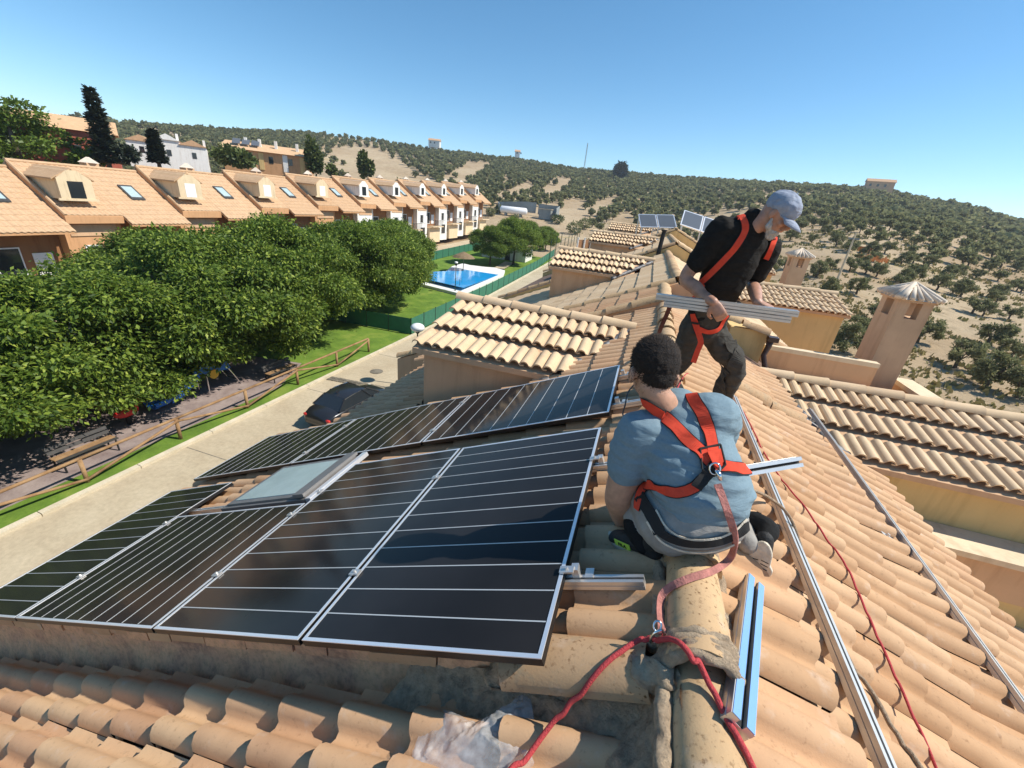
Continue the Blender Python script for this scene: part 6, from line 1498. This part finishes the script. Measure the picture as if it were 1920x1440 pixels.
# shoes
def shoe(parent, heel, toe, up, L=None, name='shoe', sc=1.0):
    heel = Vector(heel); toe = Vector(toe); f = (toe - heel).normalized(); u = Vector(up); u = (u - f * u.dot(f)).normalized(); s = f.cross(u); L = L or .29 * sc
    ub = Blob(); ub.limb([heel + f * .045 + u * .075, heel + f * .045 + u * .04], [(.036, .042), (.036, .044)], s); ub.limb([heel + f * .03 + u * .035, heel + f * L * .5 + u * .045, heel + f * L * .88 + u * .024], [(.036, .034), (.043, .040), (.040, .024)], s); ub.ell(heel + f * .03 + u * .085, f * .05, s * .036, u * .035)
    so = ub.solid(name, 'shoe', parent, .006, 3)
    off = parent.matrix_basis.inverted(); n = 22; b = MB(); pts = []
    for i in range(n):
        a = 2 * math.pi * i / n; c = math.cos(a); w = .046 if c > 0 else .037; pts.append(heel + f * (L * .5 + c * L * .5) + s * math.sin(a) * w * (1 if abs(c) < .95 else .9) - u * .004 + u * (.012 * max(0, c) ** 3))
    b.prism([p - u * .012 for p in pts], u * .040); b.build('sole', 'sole', so, so.matrix_basis.inverted() @ off if False else Matrix.Identity(4))
    return so, f, s, u
shl, f_, s_, u_v = shoe(W1, onL((1243, 1052), .035), onL((1150, 1010), .035), NL)
b = MB(); h_ = onL((1243, 1052), .035); c = h_ + f_ * .13 + u_v * .045; sg = -1 if (s_.dot(-c) < 0) else 1
b.obox(c + s_ * sg * .041 - u_v * .02, f_ * .085, u_v * .03, s_ * sg * .004); off = W1.matrix_basis.inverted(); ac = b.build('accent_stripe', 'lime', W1, off)
def letters(parent, txt, O, fx, uy_, size, mat, th=.0015):
    cu = bpy.data.curves.new('lettering', 'FONT'); cu.body = txt; cu.size = size; cu.extrude = th; cu.align_x = 'CENTER'
    o = bpy.data.objects.new('lettering', cu); COL.objects.link(o); x = Vector(fx).normalized(); y = Vector(uy_); y = (y - x * y.dot(x)).normalized(); z = x.cross(y)
    bpy.context.view_layer.update(); me = bpy.data.meshes.new_from_object(o.evaluated_get(bpy.context.evaluated_depsgraph_get())); bpy.data.objects.remove(o)
    me.materials.clear(); me.materials.append(M[mat]); mw = Matrix(((x.x, y.x, z.x, O.x), (x.y, y.y, z.y, O.y), (x.z, y.z, z.z, O.z), (0, 0, 0, 1)))
    return link('lettering', me, parent, parent.matrix_basis.inverted() @ mw)
nrm_ = s_ * sg; fx_ = f_ if f_.cross(u_v).dot(nrm_) > 0 else -f_
letters(W1, 'FILA', c + nrm_ * .046 + f_ * .042 - u_v * .014, fx_, u_v, .024, 'rubber')
# right shoe: kneeling, toes planted on the tiles, pale sole turned towards the camera
toe = onR((1414, 1090), .02)
by = min([1.0 + .01 * k for k in range(70)], key=lambda y: abs((onY((1433, 1016), y) - toe).length - .185)); heel = onY((1433, 1016), by)
fd = (toe - heel).normalized(); sn = (-(toe + heel) * .5).normalized(); sn = (sn - fd * sn.dot(fd)).normalized(); sd_ = fd.cross(sn)
aR = heel - sn * .10 - fd * .02
ub = Blob(); ub.limb([heel - sn * .045, heel.lerp(toe, .5) - sn * .05, toe - fd * .02 - sn * .03], [(.036, .038), (.042, .042), (.040, .024)], sd_); ub.limb([heel - sn * .06 + fd * .02, aR], [.034, .034]); so = ub.solid('shoe', 'shoe', W1, .006, 3)
pts = []
for i in range(28):
    a = 2 * math.pi * i / 28; c = math.cos(a); w = (.060 if c > 0 else .048) - .006 * math.exp(-((c + .1) / .25) ** 2); pts.append(heel.lerp(toe, .5) + fd * (c * .098) + sd_ * (math.sin(a) * w) - sn * (.014 * max(0, c) ** 2))
b = MB(); b.prism([p - sn * .016 for p in pts], sn * .022); o = b.build('sole', 'sole', so, Matrix.Identity(4)); bv_ = o.modifiers.new('b', 'BEVEL'); bv_.width = .005; bv_.segments = 2
for i in range(6):
    for sx in (-1, 1):
        b = MB(); c = heel.lerp(toe, .5) + fd * (-.01 + i * .017) + sd_ * sx * .020 + sn * .0055; b.obox(c - sd_ * .015 - fd * .0018, sd_ * .030 + fd * .004 * sx, fd * .0036, sn * .0012); b.build('sole_groove', 'gap', W1, off)
sx = -1 if (sd_.x > 0) else 1
b = MB(); c = heel.lerp(toe, .38) - sn * .032 + sd_ * sx * .044; b.obox(c - fd * .035, fd * .07, sn * .022, sd_ * sx * .004); b.build('accent_stripe', 'lime', W1, off)
cl_ = Blob(); cl_.limb([aL.lerp(kL, .10), aL, aL.lerp(onL((1215, 1040), .06), .6)], [.063, .060, .045]); cl_.solid('black_cuff', 'glove', W1, .008, 2)
cu_ = Blob(); cu_.limb([aR.lerp(kR, .30), aR, heel - sn * .05], [.052, .048, .038]); cu_.solid('black_cuff', 'glove', W1, .008, 3)
# waistband stripes on trousers
bv1 = bvh_of([shirt1, tr1])
tb_ = bvh_of([tr1])
strap_on(tb_, [(1216, 962), (1240, 998), (1284, 1016), (1335, 1016), (1378, 1002), (1400, 985)], W1, .034, 'waistband', 'blackweb', 1.5, .004, .003, False)
strap_on(tb_, [(1216, 978), (1240, 1012), (1284, 1030), (1338, 1030), (1384, 1013)], W1, .009, 'waistband_stripe', 'sole', 1.5, .006, .003, False)
strap_on(tb_, [(1232, 958), (1252, 990), (1290, 1008), (1338, 1008), (1374, 994), (1396, 974)], W1, .007, 'waistband_stripe', 'sole', 1.5, .006, .003, False)
strap_on(tb_, [(1200, 930), (1213, 950), (1228, 975), (1238, 1000)], W1, .05, 'side_panel', 'blackweb', 1.5, .004, .003, False)
# harness
st1 = bvh_of([shirt1, body1])
strap_on(st1, [(1206, 752), (1222, 762), (1252, 787), (1285, 820), (1315, 848), (1336, 870)], W1, .046, 'harness_strap', 'strap', 1.6)
strap_on(st1, [(1297, 741), (1304, 754), (1320, 782), (1332, 825), (1338, 868)], W1, .044, 'harness_strap', 'strap', 1.6)
strap_on(bv1, [(1196, 955), (1202, 925), (1218, 908), (1240, 916), (1270, 924), (1300, 914), (1318, 898)], W1, .036, 'harness_strap', 'strap', 1.6)
strap_on(bv1, [(1345, 872), (1362, 875), (1380, 878), (1400, 880)], W1, .042, 'harness_strap', 'strap', 1.6)
strap_on(st1, [(1305, 912), (1322, 893), (1338, 872)], W1, .040, 'harness_pad', 'blackweb', 1.6, .008, .006, False)
def surf(p, h=.01):
    r = st1.ray_cast(Vector((0, 0, 0)), ray(p)); return (r[0] + r[1] * h, r[1]) if r[0] else (onY(p, 1.55), Vector((0, -1, 0)))
b = MB(); cpt_ = [surf(p, .013)[0] for p in ((1311, 845), (1347, 834), (1356, 872), (1337, 892), (1315, 880))]; nn = surf((1335, 860))[1]
for i in range(5): b.tube([cpt_[i], cpt_[(i + 1) % 5]], .0045, 6)
b.build('back_plate', 'blackweb', W1, off)
b = MB(); c = [surf(p, .018)[0] for p in ((1322, 850), (1346, 846), (1350, 866), (1338, 882))]; b.prism(c, nn * .005); b.build('dorsal_strap', 'strap', W1, off)
q, nn = surf((1336, 880), .022); ringtube(q - C1, (1, 0, 0), (0, -.3, -.95), .018, .022, .004).build('d_ring', 'chrome', W1)
q2, _ = surf((1345, 903), .03); b = MB(); b.smooth = True; b.tube([q, q.lerp(q2, .5) + nn * .01, q2], [.006, .010, .008], 8); b.build('snap_hook', 'chrome', W1, off)
LYP = [(1345, 908), (1362, 955), (1378, 1005), (1372, 1042), (1340, 1068), (1290, 1085), (1248, 1108), (1236, 1140), (1242, 1190)]
ba = bvh_of([shirt1, tr1]); S = []
for p in smooth_path([Vector((x, y, 0)) for x, y in LYP], 6):
    r = ba.ray_cast(Vector((0, 0, 0)), ray((p.x, p.y))); r2 = NB.ray_cast(Vector((0, 0, 0)), ray((p.x, p.y))); D = min([q[3] for q in (r, r2) if q[0]] + [3.0]); S.append((p.x, p.y, D - .022))
D = [a[2] for a in S]
for _ in range(30):
    D = [D[0]] + [min(a[2], (D[i] + D[i + 2]) / 2 + .0005) for i, a in enumerate(S[1:-1])] + [D[-1]]
S = [ray((a[0], a[1])) * d for a, d in zip(S, D)]
ly = empty('lanyard', S[0], 'worn reddish webbing lanyard hanging from the harness to the ridge hook', 'lanyard')
ribbon([p - S[0] for p in S], .026, .006, None, [(-p).normalized() + Vector((.45 * math.sin(i * .33), 0, .3 * math.cos(i * .3))) for i, p in enumerate(S)]).build('webbing', 'wornstrap', ly)
# earring chain like lanyard clip left of his head is a thin twisted steel wire
wr = [onL((1195, 715), .28), onL((1178, 735), .22), onL((1172, 760), .16), onL((1168, 778), .10), onL((1178, 792), .08)]; o = MB(); o.smooth = True; o.tube(smooth_path(wr, 8), .006, 6); tag(o.build('steel_shackle', 'darkmetal'), 'twisted dark steel wire hanger just left of the crouching worker head', 'wire')
# ------------------------------------------------------------ standing worker
C2 = Vector((.75, 3.75, zr(.75) + .0)); W2_ = empty('person', C2, 'standing bearded worker in black t-shirt, grey cap and red harness holding rails', 'person')
off2 = W2_.matrix_basis.inverted()
sR2 = onY((1352, 432), 3.20); sL2 = onY((1440, 468), 3.42); side2 = (sL2 - sR2).normalized()
pel = onY((1322, 604), 3.42); t2 = [pel, onY((1340, 560), 3.36), onY((1368, 500), 3.30), onY((1388, 452), 3.26), onY((1402, 424), 3.24), onY((1412, 408), 3.23)]
sb = Blob(); sb.limb(t2, [(.160, .115), (.158, .118), (.182, .130), (.186, .125), (.135, .085), (.065, .06)], side2, 26)
eR2 = onY((1286, 520), 3.22); wR2 = onY((1340, 578), 3.02); eL2 = onY((1412, 532), 3.44); wL2 = onY((1420, 566), 3.08)
sb.limb([sR2 + side2 * .05, sR2, sR2.lerp(eR2, .66)], [.090, .086, .074]); sb.limb([sL2 - side2 * .05, sL2, sL2.lerp(eL2, .7)], [.085, .082, .070])
shirt2 = sb.solid('t_shirt', 'blackshirt', W2_, .010, 5, lambda P, n_: fold(P, .008, (9, 9, 16), 8))
bb = Blob(); hc = onY((1458, 400), 3.18); hf = Vector((.74, -.40, -.54)).normalized(); hu = Vector((.42, -.16, .88)); hu = (hu - hf * hu.dot(hf)).normalized(); hs = hf.cross(hu).normalized()
bb.ell(hc + hu * .012, hs * .076, hf * .098, hu * .108); bb.ell(hc + hf * .032 - hu * .060, hs * .058, hf * .064, hu * .060)
bb.ell(hc + hf * .062 - hu * .100, hs * .034, hf * .030, hu * .022)
bb.limb([hc + hf * .088 + hu * .018, hc + hf * .112 - hu * .018, hc + hf * .104 - hu * .034], [.010, .016, .013]); bb.ell(hc + hf * .088 + hu * .034, hs * .045, hf * .014, hu * .012)
for s in (-1, 1):
    bb.ell(hc + hs * s * .045 + hf * .072 - hu * .025, hs * .02, hf * .02, hu * .02); bb.ell(hc + hs * s * .082 - hu * .012, hs * .009, hf * .020, hu * .032); bb.ell(hc + hs * s * .030 + hf * .086 + hu * .012, hs * .012, hf * .009, hu * .008)
bb.limb([hc + hf * .098 - hu * .056 + hs * .022, hc + hf * .102 - hu * .057, hc + hf * .098 - hu * .056 - hs * .022], [.006, .008, .006])
bb.limb([t2[-1] - Vector((0, 0, .07)), hc - hu * .085 - hf * .035, hc - hf * .01], [(.070, .068), (.060, .06), (.058, .06)], hs)
bb.limb([sR2, sR2.lerp(eR2, .5), eR2, eR2.lerp(wR2, .35), eR2.lerp(wR2, .6)], [.060, .053, .046, .047, .038]); bb.limb([sL2, sL2.lerp(eL2, .5), eL2, eL2.lerp(wL2, .4), wL2], [.058, .05, .044, .044, .030])
rA = onY((1228, 566), 3.02); rB = onY((1492, 600), 2.98); rd = (rB - rA).normalized()
gR = onY((1355, 588), 2.98)
wR2b = onY((1337, 566), 2.945); bb.limb([eR2.lerp(wR2, .6), wR2b], [.038, .031]); hand(bb, wR2b, onY((1356, 600), 2.925) - wR2b, (-.05, .95, .1), .19, 1.05, thumb_side=-1, sc=1.05)
hand(bb, wL2, (.85, -.25, -.22), (-.1, .1, -1), .19, .4, thumb_side=1, sc=1.05)
bb.limb([t2[0], t2[2], t2[4]], [(.11, .08), (.13, .09), (.1, .06)], side2)
body2 = bb.solid('body', 'skin2', W2_, .006, 2)
# eyes
for s in (-1, 1): b = MB(); b.smooth = True; b.sphere(hc + hs * s * .030 + hf * .0905 + hu * .012, .0085, 10, 8); e = b.build('eye', 'globe', W2_, off2)
bd = Blob(); bd.ell(hc + hf * .060 - hu * .088, hs * .048, hf * .044, hu * .036); bd.ell(hc + hf * .072 - hu * .112, hs * .030, hf * .030, hu * .028)
for s in (-1, 1): bd.limb([hc + hs * s * .062 + hf * .018 - hu * .038, hc + hs * s * .054 + hf * .035 - hu * .075], [.010, .022])
bd.solid('beard', 'beard', W2_, .006, 2, lambda P, n_: .005 * noise.noise(P * 60) + .005 * noise.noise(P * 130))
# cap
cb = Blob(); cb.ell(hc + hu * .046 - hf * .004, hs * .090, hf * .112, hu * .088)
def dc(P, n_): return .005 * noise.noise(P * 22) + .0035 * noise.noise(P * 45)
cap_ = cb.solid('cap', 'capcloth', W2_, .007, 3, dc)
b = MB(); b.smooth = True; N = 14; 
for i in range(N + 1):
    a = -1.15 + 2.3 * i / N
    for k in range(5):
        r_ = k / 4; base = hc + hu * (.028 - .004) + hf * (math.cos(a) * .108) + hs * (math.sin(a) * .088); ext_ = hf * (.078 * r_ * math.cos(a * .75)) - hu * (.022 * r_ * r_ + .016 * (math.sin(a) ** 2) * 1.2); b.v.append(tuple(base + ext_)); b.r.append(0)
for i in range(N):
    for k in range(4): q = i * 5 + k; b.f.append((q, q + 1, q + 6, q + 5)); b.m.append(0); b.sm.append(True)
o = b.build('cap_brim', 'capcloth', cap_, Matrix.Identity(4)); o.data.transform(off2) if False else None; o.modifiers.new('s', 'SOLIDIFY').thickness = .004
o.matrix_basis = (off2 @ Matrix.Identity(4)) if False else cap_.matrix_basis.inverted() @ off2
b = MB(); b.smooth = True; b.sphere(hc + hu * .134 - hf * .004, .008, 8, 6); b.build('cap_button', 'capcloth', cap_, cap_.matrix_basis.inverted() @ off2)
# trousers
tb = Blob(); tb.limb([pel - Vector((0, 0, .06)), pel, t2[1] - Vector((0, 0, .03))], [(.150, .12), (.165, .125), (.15, .11)], side2, 24)
hR = pel - side2 * .085 - Vector((0, 0, .05)); hL = pel + side2 * .085 - Vector((0, 0, .05)); kR2 = onY((1276, 682), 3.50); fR = Vector((.26, 3.82, zl(.26))); kL2 = onY((1378, 690), 3.42); fL = onR((1340, 778), .0)
tb.limb([hR, hR.lerp(kR2, .5), kR2, kR2.lerp(fR, .5), fR + Vector((0, 0, .10))], [.104, .093, .074, .070, .060]); tb.limb([hL, hL.lerp(kL2, .5), kL2, kL2.lerp(fL, .5), fL + Vector((0, 0, .10))], [.104, .096, .078, .074, .064])
tr2 = tb.solid('trousers', 'darktrouser', W2_, .010, 4, lambda P, n_: fold(P, .011, (13, 13, 15), 11))
shoe(W2_, fR + Vector((-.05, .05, .04)), fR + Vector((.05, -.25, .02)), NL, sc=1.0); shoe(W2_, fL + Vector((-.02, .06, .03)), fL + Vector((.08, -.24, -.01)), NR, sc=1.0)
# cargo pocket
bv2 = bvh_of([shirt2, tr2]); sb2 = bvh_of([shirt2]); tv2 = bvh_of([tr2])
strap_on(tv2, [(1388, 640), (1384, 665), (1376, 690)], W2_, .10, 'cargo_pocket', 'darktrouser', 3.3, .006, .004, False)
strap_on(tv2, [(1360, 690), (1352, 720), (1348, 745)], W2_, .11, 'knee_patch', 'darktrouser', 3.3, .003, .004, False)
HS = dict(mat='strap', yfb=3.2)
strap_on(sb2, [(1384, 396), (1392, 410), (1397, 426), (1392, 442), (1378, 464), (1355, 490), (1334, 512), (1318, 528), (1300, 545), (1288, 556)], W2_, .040, 'harness_strap', 'strap', 3.15)
strap_on(sb2, [(1456, 436), (1450, 452), (1443, 470), (1436, 486)], W2_, .036, 'harness_strap', 'strap', 3.25)
strap_on(bv2, [(1276, 575), (1290, 566), (1305, 558)], W2_, .05, 'harness_strap', 'strap', 3.25)
strap_on(bv2, [(1300, 588), (1304, 606), (1310, 626)], W2_, .044, 'leg_strap', 'strap', 3.25)
strap_on(bv2, [(1310, 616), (1328, 622), (1346, 617), (1356, 600), (1364, 590)], W2_, .034, 'leg_strap', 'strap', 3.25)
q = [onY((1310, 626), 3.18), onY((1314, 642), 3.17), onY((1308, 658), 3.17), onY((1300, 680), 3.17)]; ribbon(smooth_path(q, 5), .038, .003).build('loose_strap_end', 'strap', W2_, off2)
b = MB(); q = bv2.ray_cast(Vector((0, 0, 0)), ray((1304, 605))); 
if q[0]: b.obox(q[0] + q[1] * .012 - ux * .026 - Vector((0, 0, .006)), ux * .052, Vector((0, -.003, .014)), q[1] * .006); b.build('buckle', 'blackweb', W2_, off2)
# bundle of rails in his hands
upv = (Vector((0, 0, 1)) - rd * rd.z).normalized()
for i, (lb, du, dn, s0, s1) in enumerate((('upper aluminium rail held by the standing worker', .022, .0, 0, 0), ('lower aluminium rail held by the standing worker', -.020, .0, .06, .03))):
    railpiece('mounting_rail', rA + upv * du + rd * s0, rB + upv * du - rd * s1, .05, .036, upv, lb, 'mounting rail', 'aluminium rail pieces in the workers hands')
M['pole_strap'] = simple('dark_red_strap', (.16, .05, .045), .8)
q = [onY((1262, 560), 3.35), onY((1250, 590), 3.6), onY((1238, 618), 3.8), onR((1232, 640), .05)]; o = ribbon(smooth_path(q, 5), .035, .003).build('webbing_strap', 'pole_strap'); tag(o, 'dark red strap running from the standing worker waist to the ridge', 'strap')
print('meshes', len(bpy.data.objects))
